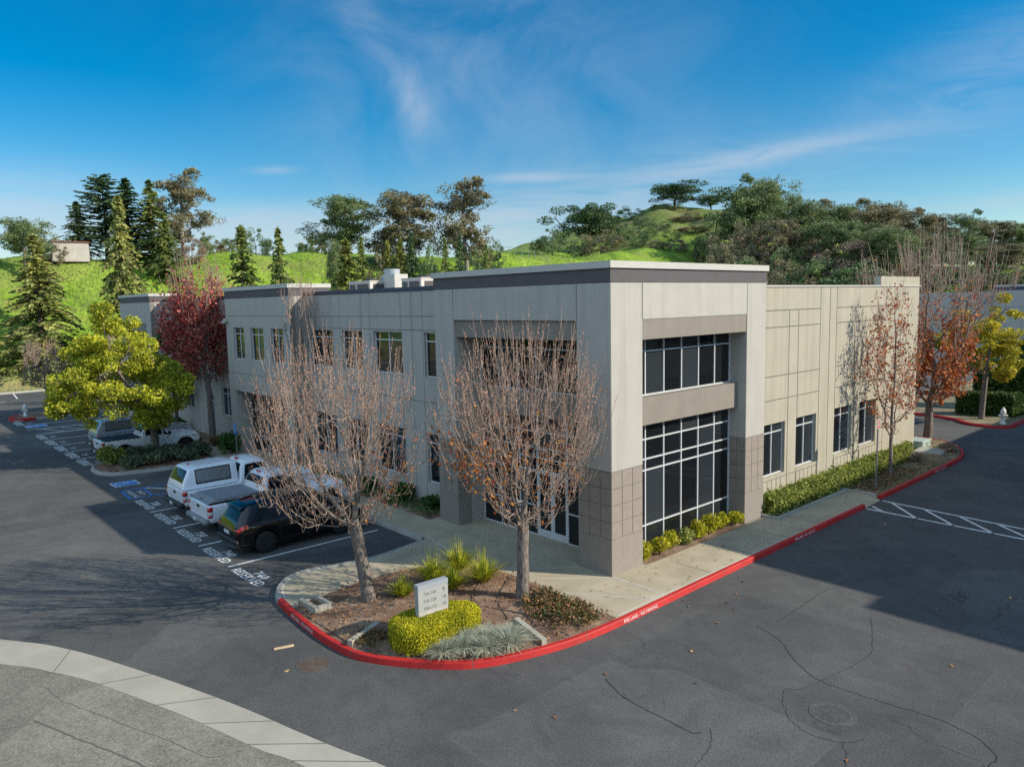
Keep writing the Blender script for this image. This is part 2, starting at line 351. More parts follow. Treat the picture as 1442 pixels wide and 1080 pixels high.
# valley gutter and the old street beyond it
g_out = smooth_line([(-22, -24.9), (-14, -17.95), (-8.41, -13.9), (-6.43, -12.72), (-4.03, -11.78), (-2.2, -11.15), (-.68, -10.68), (.76, -10.3), (1.86, -9.99), (2.92, -9.66), (6, -8.95), (11, -8.3), (20, -8.0), (36, -8.0)])
g_in = smooth_line([(-20.6, -25.6), (-12.5, -18.2), (-6.8, -14.11), (-5.42, -13.28), (-4.3, -12.74), (-2.69, -12.16), (-1.39, -11.72), (-.32, -11.41), (.88, -11.07), (1.89, -10.72), (5.7, -9.95), (10.9, -9.35), (20, -9.05), (36, -9.05)])
mb = MB(); mb.poly([(*p, ZR+.004) for p in g_in]+[(36, -8, ZR+.004), (75, -8, ZR+.004), (75, -76, ZR+.004), (-110, -76, ZR+.004), (-110, -29, ZR+.004), (-75, -29, ZR+.004), (-22, -29, ZR+.004)])
struct(mb.build('street', M['street']))
mb = MB(); strip(mb, g_in, g_out, ZR+.008); struct(mb.build('gutter', M['gutter']))
mb = MB()
for k in range(4, len(g_out)-4, 7):
    a, b = g_in[k], g_out[min(len(g_out)-1, k)]; d = (b-a)/np.linalg.norm(b-a); s_ = np.array([-d[1], d[0]])*.009
    mb.poly([(*(a+s_), ZR+.012), (*(b+s_), ZR+.012), (*(b-s_), ZR+.012), (*(a-s_), ZR+.012)])
struct(mb.build('gutter_joint', M['darkseam']))

# ------------------------------------------------------------------ kerbs and raised paving
def kerb(name, P, m, w=.16, z0=ZR, z1=.02, closed=False, batter=.03, seg=0):
    P = np.asarray(P, float); T = np.gradient(P, axis=0)
    if closed: T = np.roll(P, -1, 0)-np.roll(P, 1, 0)
    T /= np.linalg.norm(T, axis=1, keepdims=True)+1e-9; N = np.stack([T[:, 1], -T[:, 0]], 1)    # outward = right of travel
    prof = [(0, z0-.05), (0, z0), (-batter, z1-.02), (-batter-.015, z1), (-w, z1), (-w, z0-.05)]
    k = len(P); q = len(prof); mb = MB()
    V = np.stack([np.concatenate([P+N*o, np.full((k, 1), z)], 1) for o, z in prof], 1).reshape(-1, 3)
    F = []
    for a in range(k if closed else k-1):
        b = (a+1) % k
        F += [[a*q+c, b*q+c, b*q+c+1, a*q+c+1] for c in range(q-1)]
    mb.arr(V, F); 
    if not closed: mb.poly(V[:q][::-1]); mb.poly(V[-q:])
    return struct(mb.build(name, m))
nose = [(-6.9, -1.94), (-6.86, -2.34), (-6.72, -3.2), (-6.66, -4.1), (-6.86, -5.16), (-7.12, -6.1), (-7.0, -6.8), (-6.6, -7.3), (-6.1, -7.63), (-5.47, -7.85)]
redline = [(-5.47, -7.85), (-4.4, -7.98), (-2.98, -8.08), (-2.29, -8.09), (-1.38, -8.03), (-.8, -7.86), (-.09, -7.46), (.78, -6.78), (1.32, -6.12), (1.66, -5.33), (1.98, -4.15), (2.1, -3.17), (2.14, -1.75), (2.11, 1.35), (2.09, 5.24), (2.07, 9.), (2.07, 12.65)]
redfar = [(1.97, 14.35), (1.95, 18.42), (1.94, 21.83), (1.88, 24.14), (1.60, 25.65), (1.17, 26.75), (.56, 27.74), (-.04, 28.28), (-.89, 28.64), (-2.5, 28.9)]
nose_s, red_s, far_s = smooth_line(nose, 5), smooth_line(redline, 6), smooth_line(redfar, 5)
def kerb_joints(P, every=3.05, w=.16, z0=ZR, z1=.02, batter=.03):
    P = np.asarray(P); L = np.concatenate([[0], np.cumsum(np.linalg.norm(np.diff(P, axis=0), axis=1))]); N = offset(P, 1.)-P; mb = MB(); e = .0025
    for q in np.arange(1.2, L[-1]-.5, every):
        c = np.array([np.interp(q, L, P[:, 0]), np.interp(q, L, P[:, 1])]); n = np.array([np.interp(q, L, N[:, 0]), np.interp(q, L, N[:, 1])]); n /= np.linalg.norm(n); t = np.array([-n[1], n[0]])*.007
        pr = [(e, z0), (-batter+e, z1-.02), (-batter-.015, z1+e), (-w, z1+e)]; V = [(*(c+n*o+s_*t), z) for o, z in pr for s_ in (-1, 1)]
        mb.arr(V, [[2*k, 2*k+1, 2*k+3, 2*k+2] for k in range(3)])
    struct(mb.build('kerb_joint', M['darkseam']))
kerb_joints(red_s); kerb_joints(far_s)
kerb('kerb', nose_s, M['kerbc']); kerb('red_kerb', red_s, M['red']); kerb('red_kerb', far_s, M['red'])
headk = [(-26.2, -1.80), (-20, -1.80), (-10.89, -1.80), (-7.06, -1.86)]
kerb('kerb', np.array(headk), M['kerbc'])
# paving inside the kerbs (top at 0)
inner = lambda P, d: [tuple(p) for p in offset(P, -d)]
pav = [(-50, -.3), (-50, -1.6), (-26.2, -1.6)]+[(-20, -1.64), (-10.89, -1.64), (-7.06, -1.70)]+inner(nose_s, .15)+inner(red_s[1:], .15)+[(1.91, 12.7), (1.30, 12.72), (1.30, 14.3), (-.6, 14.3), (-.6, -.3)]
mb = MB(); mb.poly([(x, y, 0) for x, y in pav])
mb.poly([(1.30, 12.72, 0), (2.05, 12.72, ZR+.006), (2.0, 14.25, ZR+.006), (1.30, 14.3, 0)])
mb.box(-9, -.6, -.3, 1.6, -.2, -.002)
mb.box(-28, -20.4, -.3, 1.2, -.2, -.001)
struct(mb.build('sidewalk', M['concrete']))
mb = MB()
def seam(a, b, w=.035, z=.004, m=0):
    a = np.array(a); b = np.array(b); d = (b-a)/np.linalg.norm(b-a); s_ = np.array([-d[1], d[0]])*w/2
    mb.poly([(*(a+s_), z), (*(b+s_), z), (*(b-s_), z), (*(a-s_), z)], m)
for s_ in offset(nose_s, -.2)[:-1:1]: pass
o_ = offset(nose_s, -.19)
strip(mb, o_, offset(nose_s, -.235), .004)
seam((-7.0, -1.62), (-4.75, -2.05)); seam((-4.7, -1.95), (-2.95, -1.85)); seam((-1.55, -1.75), (0, -.12)); seam((0.02, .0), (1.86, .0)); seam((-.35, -2.0), (1.88, -.45)) ; seam((-2.85, -1.9), (-1.2, -.1))
for yy in (2.3, 4.6, 6.9, 9.2, 11.4): seam((.62, yy), (1.88, yy), .02, .004, 1)
seam((1.875, -2), (1.875, 12.6), .03, .003)
for xx in (-12, -15.2, -18.4, -21.6, -24.8): seam((xx, -1.6), (xx, -.35), .02, .004, 1)
struct(mb.build('sidewalk_joint', [M['seam'], M['darkseam']]))

# planting bed of the corner island
bed = [(-4.62, -7.74), (-4.86, -6.57), (-4.98, -5.48), (-4.98, -4.63), (-4.75, -3.58), (-3.82, -2.55), (-2.9, -2.02), (-1.67, -1.94), (-.39, -2.06), (.68, -2.16), (1.92, -2.1)]
bedpoly = bed+[tuple(p) for p in offset(red_s, -.165)[::-1] if p[1] < -2.15 and p[0] > -4.6]
def inpoly(x, y, P):
    c = False; j = len(P)-1
    for i in range(len(P)):
        if (P[i][1] > y) != (P[j][1] > y) and x < (P[j][0]-P[i][0])*(y-P[i][1])/(P[j][1]-P[i][1])+P[i][0]: c = not c
        j = i
    return c
def bedmesh(name, poly, m, st=.14, z0=.0, hgt=.10, seed=1):
    P = np.array(poly); r = np.random.default_rng(seed); mb = MB()
    mb.poly([(x, y, .006) for x, y in poly])
    xs = np.arange(P[:, 0].min(), P[:, 0].max(), st); ys = np.arange(P[:, 1].min(), P[:, 1].max(), st)
    idx = {}; V = []; E = np.concatenate([P, P[:1]])
    for a, x in enumerate(xs):
        for b, y in enumerate(ys):
            if not inpoly(x, y, poly): continue
            d = 9
            for p, q in zip(E[:-1], E[1:]):
                t = np.clip(((x-p[0])*(q[0]-p[0])+(y-p[1])*(q[1]-p[1]))/(((q-p)**2).sum()+1e-9), 0, 1)
                d = min(d, math.hypot(x-p[0]-t*(q[0]-p[0]), y-p[1]-t*(q[1]-p[1])))
            idx[(a, b)] = len(V); V.append((x, y, z0+min(1, d/.5)*hgt*(.8+.35*math.sin(x*2.1)*math.sin(y*1.7))+r.normal(0, .012)+.008))
    F = [[idx[(a, b)], idx[(a+1, b)], idx[(a+1, b+1)], idx[(a, b+1)]] for (a, b) in idx if (a+1, b) in idx and (a, b+1) in idx and (a+1, b+1) in idx]
    mb.arr(V, F); return struct(mb.build(name, m, smooth=True))
bedmesh('planting_bed', bedpoly, M['soil'])
bed2 = [(-.5, 14.35)]+[(1.78, 14.35)]+[tuple(p) for p in offset(far_s, -.18) if p[1] < 28.7]+[(-2.4, 28.6), (-2.4, 25.0), (-.5, 24.9)]
bedmesh('planting_bed', bed2, M['drybed'], .2, .0, .05, 2)
mb = MB(); mb.box(-.45, 1.82, 14.22, 14.36, -.1, .09); struct(mb.build('kerb', M['kerbc']))
bed3 = [(-20.0, -.3), (-8.7, -.3), (-8.7, .88), (-20.0, .88)]
bedmesh('planting_bed', bed3, M['soil'], .2, .0, .05, 3)
bed4 = [(-.55, 8.62), (.55, 8.62), (.6, 14.2), (-.45, 14.2)]
bedmesh('planting_bed', bed4, M['soil'], .25, .0, .05, 4)
mb = MB(); mb.box(.56, .68, 8.5, 14.2, -.1, .10); mb.box(.0, .56, 8.5, 8.62, -.1, .10); struct(mb.build('kerb', M['kerbc']))
bed5 = [(-.62, 1.5), (.12, 1.5), (.12, 7.3), (-.62, 7.3)]
bedmesh('planting_bed', bed5, M['soil'], .2, .0, .05, 5)
bed6 = [(-41.5, -.4), (-28.3, -.4), (-28.3, .88), (-41.5, .88)]
bedmesh('planting_bed', bed6, M['soil'], .25, .0, .05, 6)

# stall island with the yellow-green tree, hydrant island
isl = smooth_line([(-27.0, -1.7), (-26.15, -2.6), (-26.05, -4.2), (-26.5, -6.4), (-27.3, -7.1), (-28.3, -7.25), (-29.4, -7.05), (-30.0, -6.4), (-30.1, -4), (-30.1, -1.7)], 5)[::-1]
kerb('kerb', isl, M['kerbc'], z1=.03)
bedmesh('planting_bed', [tuple(p) for p in offset(isl, -.12)], M['soil'], .25, .0, .06, 8)
isl2 = smooth_line([(-53.0, 2.), (-52.7, -4.8), (-52.5, -6.4), (-53.0, -7.1), (-54.4, -7.1), (-55.9, -6.3), (-56.6, -5), (-57, 2)], 5)[::-1]
kerb('kerb', isl2, M['kerbc'], z1=.03)
rk = smooth_line([(-52.55, -5.6), (-52.5, -6.4), (-53.0, -7.1), (-54.4, -7.1), (-55.6, -6.5)], 5)[::-1]
kerb('red_kerb', rk, M['red'], w=.3, z1=.06, batter=-.02)
bedmesh('planting_bed', [tuple(p) for p in offset(isl2, -.12)], M['soil'], .35, .0, .06, 9)
# far kerb at the foot of the hill, and the corner across the drive on the right
kerb('kerb', np.array([(-76.2, y) for y in np.linspace(79, -70, 30)])[::-1], M['kerbc'], w=.3, z1=.03)
c2 = smooth_line([(-9, 38.6), (-3.2, 37.2), (-1.54, 35.74), (-.9, 35.35), (-.2, 35.2), (.71, 35.3), (1.15, 36.2), (1.15, 38.9), (1.1, 60)], 5)
kerb('red_kerb', c2, M['red'], w=.25)
b7 = [tuple(p) for p in offset(c2, -.2)]+[(-9, 60)]
mb = MB(); mb.poly([(x, y, .0) for x, y in b7]); struct(mb.build('planting_bed', M['drybed']))

# ------------------------------------------------------------------ paint on the asphalt
def text_arr(s, size=1., sx=1., sy=1., align='CENTER', bold=0.):
    cu = bpy.data.curves.new('lettering', 'FONT'); cu.body = s; cu.size = size; cu.align_x = align; cu.align_y = 'CENTER'; cu.resolution_u = 2; cu.offset = bold
    cu.space_character = 1.08
    o = bpy.data.objects.new('lettering', cu); COL.objects.link(o); bpy.context.view_layer.update()
    dg = bpy.context.evaluated_depsgraph_get(); me = o.evaluated_get(dg).to_mesh()
    V = np.array([tuple(v.co) for v in me.vertices])*np.array([sx, sy, 1]); F = [list(p.vertices) for p in me.polygons]
    o.evaluated_get(dg).to_mesh_clear(); bpy.data.objects.remove(o); bpy.data.curves.remove(cu); return V, F
def put_text(mb, s, fn, size, sx=1, sy=1, m=0, bold=0.):
    V, F = text_arr(s, size, sx, sy, bold=bold); W = np.array([fn(v[0], v[1]) for v in V])
    for q in (3, 4):
        Fq = [f for f in F if len(f) == q]
        if Fq: mb.arr(W, Fq, m)
    for f in F:
        if len(f) > 4: mb.poly(W[f], m)
ZP = ZR+.005
def line(mb, a, b, w=.10, m=0, z=ZP):
    a = np.array(a, float); b = np.array(b, float); d = (b-a)/np.linalg.norm(b-a); s_ = np.array([-d[1], d[0]])*w/2
    mb.poly([(*(a+s_), z), (*(a-s_), z), (*(b-s_), z), (*(b+s_), z)], m)
mb = MB()
for x in (-9.45, -12.28, -15.16, -18.18): line(mb, (x, -7.46-(x+18.2)*.024), (x+.12, -2.2))
struct(mb.build('stall_line', M['white']))
mb = MB()
for x0, num in ((-19.62, '730'), (-16.72, '730'), (-13.75, '730'), (-10.88, '740'), (-8.12, '740')):
    put_text(mb, 'RESERVED', lambda u, v: (x0+u, -7.27-(x0+19.7)*.0285+v, ZP), .56, .74, .80, bold=.009)
    put_text(mb, num, lambda u, v: (x0+.16+u, -6.88-(x0+19.7)*.031+v, ZP), .46, 1.0, .90, bold=.012)
struct(mb.build('reserved_lettering', M['white']))
# accessible stall: symbol, blue aisle
mb = MB()
def rect(x0, x1, y0, y1, m, z=ZP): mb.poly([(x0, y0, z), (x1, y0, z), (x1, y1, z), (x0, y1, z)], m)
def isa(cx, cy, s):
    rect(cx-s*.72, cx+s*.72, cy-s*.72, cy+s*.72, 1, ZP); rect(cx-s*.64, cx+s*.64, cy-s*.64, cy+s*.64, 0, ZP+.003)
    z = ZP+.006; P = [(cx-.12*s+.3*s*math.cos(a), cy-.18*s+.3*s*math.sin(a)) for a in np.linspace(math.radians(110), math.radians(380), 20)]
    A = np.array(P); strip(mb, A, offset(A, .09*s), z, 1)
    for a, b in (((-.1, .32), (-.06, -.1)), ((-.06, -.1), (.2, -.1)), ((.2, -.1), (.34, -.46)), ((-.08, .12), (.18, .12))): line(mb, (cx+a[0]*s, cy+a[1]*s), (cx+b[0]*s, cy+b[1]*s), .1*s, 1, z)
    mb.poly([(cx-.1*s+.09*s*math.cos(t), cy+.45*s+.09*s*math.sin(t), z) for t in np.linspace(0, 2*PI, 10, endpoint=False)], 1)
isa(-24.45, -6.74, .78)
line(mb, (-22.95, -7.35), (-22.7, -2.0), .1, 0); line(mb, (-21.08, -7.42), (-20.9, -2.0), .1, 0); line(mb, (-23.0, -7.3), (-21.05, -7.4), .1, 0); line(mb, (-22.9, -6.4), (-21.0, -6.5), .08, 0)
for k in range(4): line(mb, (-22.8+.03*k, -6.3+1.25*k), (-21.05+.03*k, -5.0+1.0*k), .1, 1)
put_text(mb, 'NO', lambda u, v: (-22.0+u, -6.72+v, ZP+.001), .38, 1.3, .9, 1); put_text(mb, 'PARKING', lambda u, v: (-22.0+u, -7.1+v, ZP+.001), .38, 1.0, .9, 1)
isa(-48.9, -6.2, .9)
for x in (-44.6, -46.9): line(mb, (x, -6.5), (x+.1, -2.0), .1, 1)
for k in range(4): line(mb, (-46.85, -6.2+1.1*k), (-44.6, -5.2+1.1*k), .1, 1)
struct(mb.build('accessible_marking', [M['bluep'], M['white']]))
mb = MB()
for x in (-32.9, -35.75, -38.6, -41.45, -44.4, -47.3, -50.0): line(mb, (x, -7.0), (x+.1, -1.8), .12)
for y in (-14.5, -9.2, -3.9, 1.4, 6.7, 12): line(mb, (-75.9, y+.3), (-70.3, y-.2), .12)
for y in (-11.8, -6.5, -1.2): line(mb, (-68.6, y+1.3), (-67.0, y-1.4), .12)
struct(mb.build('stall_line', M['white']))
mb = MB()
for x0 in (-31.5, -34.3, -37.2, -40.0, -42.9, -51.2):
    put_text(mb, 'RESERVED', lambda u, v: (x0+u, -6.95+v, ZP), .56, .74, 1.12, bold=.014); put_text(mb, '728', lambda u, v: (x0+.2+u, -6.35+v, ZP), .44, 1.05, .95)
struct(mb.build('reserved_lettering', M['white']))
# crosswalk-like hatch
mb = MB()
line(mb, (2.1, 14.18), (14, 13.1), .11); line(mb, (2.12, 12.62), (14, 12.3), .11)
for k in range(6):
    x = 2.5+1.24*k; line(mb, (x, 14.12-.09*(x-2.1)), (x+1.45, 12.6-.027*(x-.7)), .10)
line(mb, (2.12, 13.12), (2.7, 12.65), .10)
struct(mb.build('hatched_marking', M['white']))
# crack sealant on the drive
mb = MB()
def crack(pts, w=.03):
    w *= .6
    P = smooth_line([gp(*p) for p in pts], 6); P = P+NR.normal(0, .012, P.shape); strip(mb, P, offset(P, w), ZR+.003)
Q = lambda L: [(720+x/2, 780+y/2) for x, y in L]
crack(Q([(265, 352), (330, 410), (420, 455), (500, 498), (535, 502)]), .04)
crack(Q([(690, 200), (760, 245), (790, 290), (860, 350), (950, 385), (1060, 420), (1190, 460), (1300, 510), (1370, 570), (1340, 599)]), .035)
crack(Q([(895, 98), (850, 125), (800, 160), (750, 190)]), .03)
crack(Q([(762, 420), (770, 380), (830, 375), (1000, 290), (1015, 240), (1010, 180)]), .02)
crack(Q([(560, 490), (565, 530), (540, 570), (520, 599)]), .02)
crack(Q([(765, 420), (790, 470), (850, 510), (930, 530), (1000, 520)]), .02)
crack(Q([(930, 530), (945, 570), (940, 599)]), .02)
struct(mb.build('crack_sealant', mat('bitumen_sealant', (.022, .022, .023), .55, .2, 5.)))
mb = MB()
def crack2(pts, w): 
    P = smooth_line([gp(*p) for p in pts], 6); P = P+NR.normal(0, .01, P.shape); strip(mb, P, offset(P, w), ZR+.008)
Q2 = lambda L: [(x/2.003, 860+y/2.003) for x, y in L]
crack2(Q2([(98, 308), (190, 345), (270, 378), (340, 405), (440, 450)]), .035)
crack2(Q2([(0, 335), (60, 325), (110, 310)]), .012)
crack2(Q2([(130, 215), (170, 250), (260, 285), (380, 330), (500, 375), (590, 412), (680, 395)]), .012)
struct(mb.build('crack_sealant', M['darkseam']))
# FIRE LANE lettering on the kerb faces
mb = MB()
def kerbtext(P, ctr, s='FIRE LANE - NO PARKING'):
    P = np.asarray(P); L = np.concatenate([[0], np.cumsum(np.linalg.norm(np.diff(P, axis=0), axis=1))])
    k0 = L[np.argmin(np.linalg.norm(P-np.array(ctr), axis=1))]
    N = offset(P, 1.)-P
    def fn(u, v):
        q = k0+u; x = np.interp(q, L, P[:, 0]); y = np.interp(q, L, P[:, 1]); ax = np.interp(q, L, N[:, 0]); ay = np.interp(q, L, N[:, 1])
        h = v+.068; o = .004-.03*h/.13; return (x+ax*o, y+ay*o, ZR+h)
    put_text(mb, s, fn, .125, .92, .92)
kerbtext(red_s, (-3.75, -8.03)); kerbtext(red_s, (2.13, -1.35)); kerbtext(red_s, (2.08, 7.9)); kerbtext(far_s, (1.94, 21.3))
struct(mb.build('kerb_lettering', mat('white_kerb_paint', (.62, .6, .58), .6, .1)))
# ------------------------------------------------------------------ buildings
def planeA(Y0): return lambda u, v, d: (u, Y0+d, v)      # faces -Y, d goes into the wall
def planeB(X0): return lambda u, v, d: (X0-d, u, v)      # faces +X
def planeW(X0): return lambda u, v, d: (X0+d, u, v)      # faces -X
def pbox(mb, P, u0, u1, v0, v1, d0, d1, m=0):
    mb.box8([P(u0, v0, d0), P(u1, v0, d0), P(u1, v0, d1), P(u0, v0, d1), P(u0, v1, d0), P(u1, v1, d0), P(u1, v1, d1), P(u0, v1, d1)], m)
def cells(u0, u1, v0, v1, holes):
    us = sorted({u0, u1}|{x for h in holes for x in h[:2] if u0 < x < u1}); vs = sorted({v0, v1}|{x for h in holes for x in h[2:] if v0 < x < v1})
    for a, b in zip(us[:-1], us[1:]):
        for c, d in zip(vs[:-1], vs[1:]):
            if not any(h[0] < (a+b)/2 < h[1] and h[2] < (c+d)/2 < h[3] for h in holes): yield a, b, c, d
def wall(mb, P, u0, u1, v0, v1, holes=(), depth=.3, back=.022, mb_m=1, pm=0, rects=None, gap=.032):
    """a tilt-up wall: a solid backing with real openings, and face panels standing 22 mm proud so that the reveals between them are grooves"""
    grown = [(h[0]-.012, h[1]+.012, h[2]-.012, h[3]+.012) for h in holes]
    for a, b, c, d in cells(u0, u1, v0, v1, grown): pbox(mb, P, a, b, c, d, back, depth-.004, mb_m)
    for h in holes:                                   # lining of each opening
        lo = max(h[2], v0)
        pbox(mb, P, h[0]-.012, h[0], lo, h[3], .003, depth, pm); pbox(mb, P, h[1], h[1]+.012, lo, h[3], .003, depth, pm)
        pbox(mb, P, h[0], h[1], h[3], h[3]+.012, .003, depth, pm)
        if h[2] > v0: pbox(mb, P, h[0], h[1], h[2]-.012, h[2], -.012, depth, pm)
    g = gap/2
    for r in (rects or [(u0, u1, v0, v1)]):
        a0, a1, c0, c1 = r[0]+g, r[1]-g, r[2]+g, r[3]-g
        for a, b, c, d in cells(a0, a1, c0, c1, grown): pbox(mb, P, a, b, c, d, 0, back-.001, pm)
def window(parent, P, us, vs, d, name='window', fw=.042, skip=(), door=()):
    """frame bars on every us/vs line, glass panes behind (one sub-part)"""
    fr = MB(); u0, u1, v0, v1 = us[0], us[-1], vs[0], vs[-1]
    for k, u in enumerate(us):
        a = min(max(u, u0+fw/2), u1-fw/2); pbox(fr, P, a-fw/2, a+fw/2, v0, v1, d-.03, d+.05)
    for v in vs:
        a = min(max(v, v0+fw/2), v1-fw/2)
        for x, y in zip(us[:-1], us[1:]):
            x2 = x+(fw/2 if x > u0 else fw); y2 = y-(fw/2 if y < u1 else fw)
            pbox(fr, P, x2, y2, a-fw/2, a+fw/2, d-.027, d+.047)
    f = fr.build(name, M['frame'], parent)
    gl = MB()
    for x, y in zip(us[:-1], us[1:]):
        for a, b in zip(vs[:-1], vs[1:]):
            t = [RND.uniform(-.0025, .0025) for _ in range(3)]
            gl.box8([P(x, a, d+.012+t[0]), P(y, a, d+.012+t[1]), P(y, a, d+.03), P(x, a, d+.03), P(x, b, d+.012+t[2]), P(y, b, d+.012+t[1]+t[2]-t[0]), P(y, b, d+.03), P(x, b, d+.03)])
    gl.build('pane', M['glass'], f); return f
def coping(parent, x0, x1, y0, y1, z0, z1, name, m, t=.30, o=.06):
    mb = MB()
    mb.box(x0-o, x1+o, y0-o, y0+t, z0, z1); mb.box(x0-o, x1+o, y1-t, y1+o, z0, z1)
    mb.box(x0-o, x0+t, y0+t, y1-t, z0, z1); mb.box(x1-t, x1+o, y0+t, y1-t, z0, z1)
    return mb.build(name, m, parent)

off = thing('office_building', 'long two storey grey and tan office building with a tall glazed corner', 'office building', (0, 0, 0))
GA, GB = planeA(0.), planeB(0.)
# --- corner tower, upper walls
wm = [M['wallA'], M['groove']]
mb = MB()
wall(mb, GA, -8.4, -.022, 3.11, 8.6, [(-7.27, -1.31, 3.0, 7.5)], .6, rects=[(-8.4, -7.27, 3.11, 8.6), (-7.27, -1.31, 7.5, 8.6), (-1.31, 0, 3.11, 8.6)])
wall(mb, GB, .022, 8.6, 3.11, 8.6, [(1.45, 7.32, 3.0, 7.5)], .7, rects=[(0, 1.45, 3.11, 8.6), (1.45, 7.32, 7.5, 8.6), (7.32, 8.6, 3.11, 8.6)])
mb.box(-8.4, -8.1, .6, 8.6, 3.11, 8.6); mb.box(-8.1, -.7, 8.3, 8.6, 3.11, 8.6)
mb.box(-8.38, -.05, 7.9, 8.28, 0, 8.3)
mb.build('tower_wall', wm, off)
mb = MB(); mb.box(-8.1, -.7, .6, 8.3, 8.1, 8.2); mb.build('tower_roof', M['roof'], off)
def bandring(x0, x1, y0, y1, z0=8.6, z1=9.0):
    mb = MB(); t = .3
    mb.box(x0, x1, y0, y0+t, z0+.002, z1); mb.box(x0, x1, y1-t, y1, z0+.002, z1); mb.box(x0, x0+t, y0+t, y1-t, z0+.002, z1); mb.box(x1-t, x1, y0+t, y1-t, z0+.002, z1)
    mb.build('band', M['band'], off)
bandring(-8.4, 0, 0, 8.6); coping(off, -8.4, 0, 0, 8.6, 9.0, 9.2, 'coping', M['cap'])
# lintels of the two openings
mb = MB(); pbox(mb, GA, -7.25, -1.33, 6.9, 7.5, .08, .6); mb.build('lintel', M['taupe'], off)
mb = MB(); pbox(mb, GB, 1.47, 7.30, 6.9, 7.5, .02, .7); mb.build('lintel', M['taupe'], off)
# piers with block facing and a smooth plinth
def pier(x0, x1, y0, y1, faces):
    mb = MB(); mb.box(x0+.02, x1-.02, y0+.02, y1-.02, 1.10, 3.11, 1)
    rows = np.linspace(1.10, 3.11, 5); g = .011
    for f, n in faces:
        P, u0, u1 = {'A': (planeA(y0), x0, x1), 'B': (planeB(x1), y0, y1), 'L': (planeW(x0), y0, y1), 'N': (lambda u, v, d: (u, y1-d, v), x0, x1)}[f]
        cu = np.linspace(u0, u1, n+1)
        for a, b in zip(cu[:-1], cu[1:]):
            for c, d in zip(rows[:-1], rows[1:]): pbox(mb, P, a+g, b-g, c+g, d-g, 0, .019)
    q = mb.build('pier', [M['block'], M['groove']], off)
    m2 = MB(); m2.box(x0-.004, x1+.004, y0-.004, y1+.004, -.2, 1.10); m2.build('plinth', M['granite'], q)
pier(-8.4, -7.27, 0, .62, [('A', 3), ('B', 2), ('L', 2)])
pier(-1.31, 0, 0, 1.45, [('A', 3), ('B', 3), ('L', 3), ('N', 3)])
pier(-.72, 0, 7.32, 8.6, [('B', 3), ('A', 2), ('N', 2)])
# entrance recess and glazing of the tower's shaded side
GY = 1.25
mb = MB()
mb.box(-7.55, -7.27, .62, GY+.1, -.1, 7.5); mb.box(-1.31, -1.05, 1.45, GY+.35, -.1, 7.5)
mb.box(-7.27, -1.31, .6, GY+.1, 6.9, 7.1); mb.box(-7.4, -1.1, GY+.1, GY+.3, 6.9, 7.5)
mb.build('entrance_recess', M['wallA'], off)
usA = [-7.27, -6.25, -5.25, -4.35, -3.42, -2.42, -1.31]
mb = MB(); pbox(mb, planeA(GY-.15), -7.27, -1.31, 4.2, 5.05, 0, .4); mb.build('spandrel', M['taupe'], off)
window(off, planeA(GY), usA, [5.05, 6.5, 6.9], 0)
window(off, planeA(GY), [-7.27, -6.25, -5.25, -4.35], [.0, 1.05, 2.3, 2.75, 3.1, 3.66, 4.2], 0)
window(off, planeA(GY), [-2.95, -2.42, -1.31], [.0, 1.05, 2.3, 2.75, 3.1, 3.66, 4.2], 0)
window(off, planeA(GY), [-4.35, -2.95], [2.3, 2.75, 3.1, 3.66, 4.2], 0)
for x0, x1 in ((-4.35, -3.65), (-3.65, -2.95)):
    fr = MB(); P = planeA(GY); pbox(fr, P, x0, x0+.09, .01, 2.3, -.02, .04); pbox(fr, P, x1-.09, x1, .01, 2.3, -.02, .04); pbox(fr, P, x0+.09, x1-.09, .01, .26, -.02, .04); pbox(fr, P, x0+.09, x1-.09, 2.2, 2.3, -.02, .04)
    d_ = fr.build('door', M['frame'], off); g = MB(); pbox(g, P, x0+.09, x1-.09, .26, 2.2, .0, .02); g.build('pane', M['glass'], d_)
    h = MB(); xh = x1-.13 if x0 < -4 else x0+.13; h.tube([P(xh, .95, -.07), P(xh, 1.35, -.07)], .014, 6); h.build('handle', M['steel'], d_)
# sunlit side: spandrel and windows
mb = MB(); pbox(mb, GB, 1.45, 7.32, 4.22, 5.08, .33, .8); mb.build('spandrel', M['taupe'], off)
yB = [1.45, 2.43, 3.40, 4.37, 5.35, 6.33, 7.32]
window(off, planeB(-.68), yB, [5.08, 6.48, 6.9], 0); window(off, planeB(-.68), yB, [.06, .88, 2.68, 3.04, 3.68, 4.22], 0)
mb = MB(); mb.box(-7.2, -.85, 1.7, 7.8, -.2, .01); mb.build('floor_slab', M['roof'], off)
mb = MB(); mb.box(-7.2, -.85, 1.7, 7.8, 4.3, 4.6); mb.build('floor_slab', M['roof'], off)
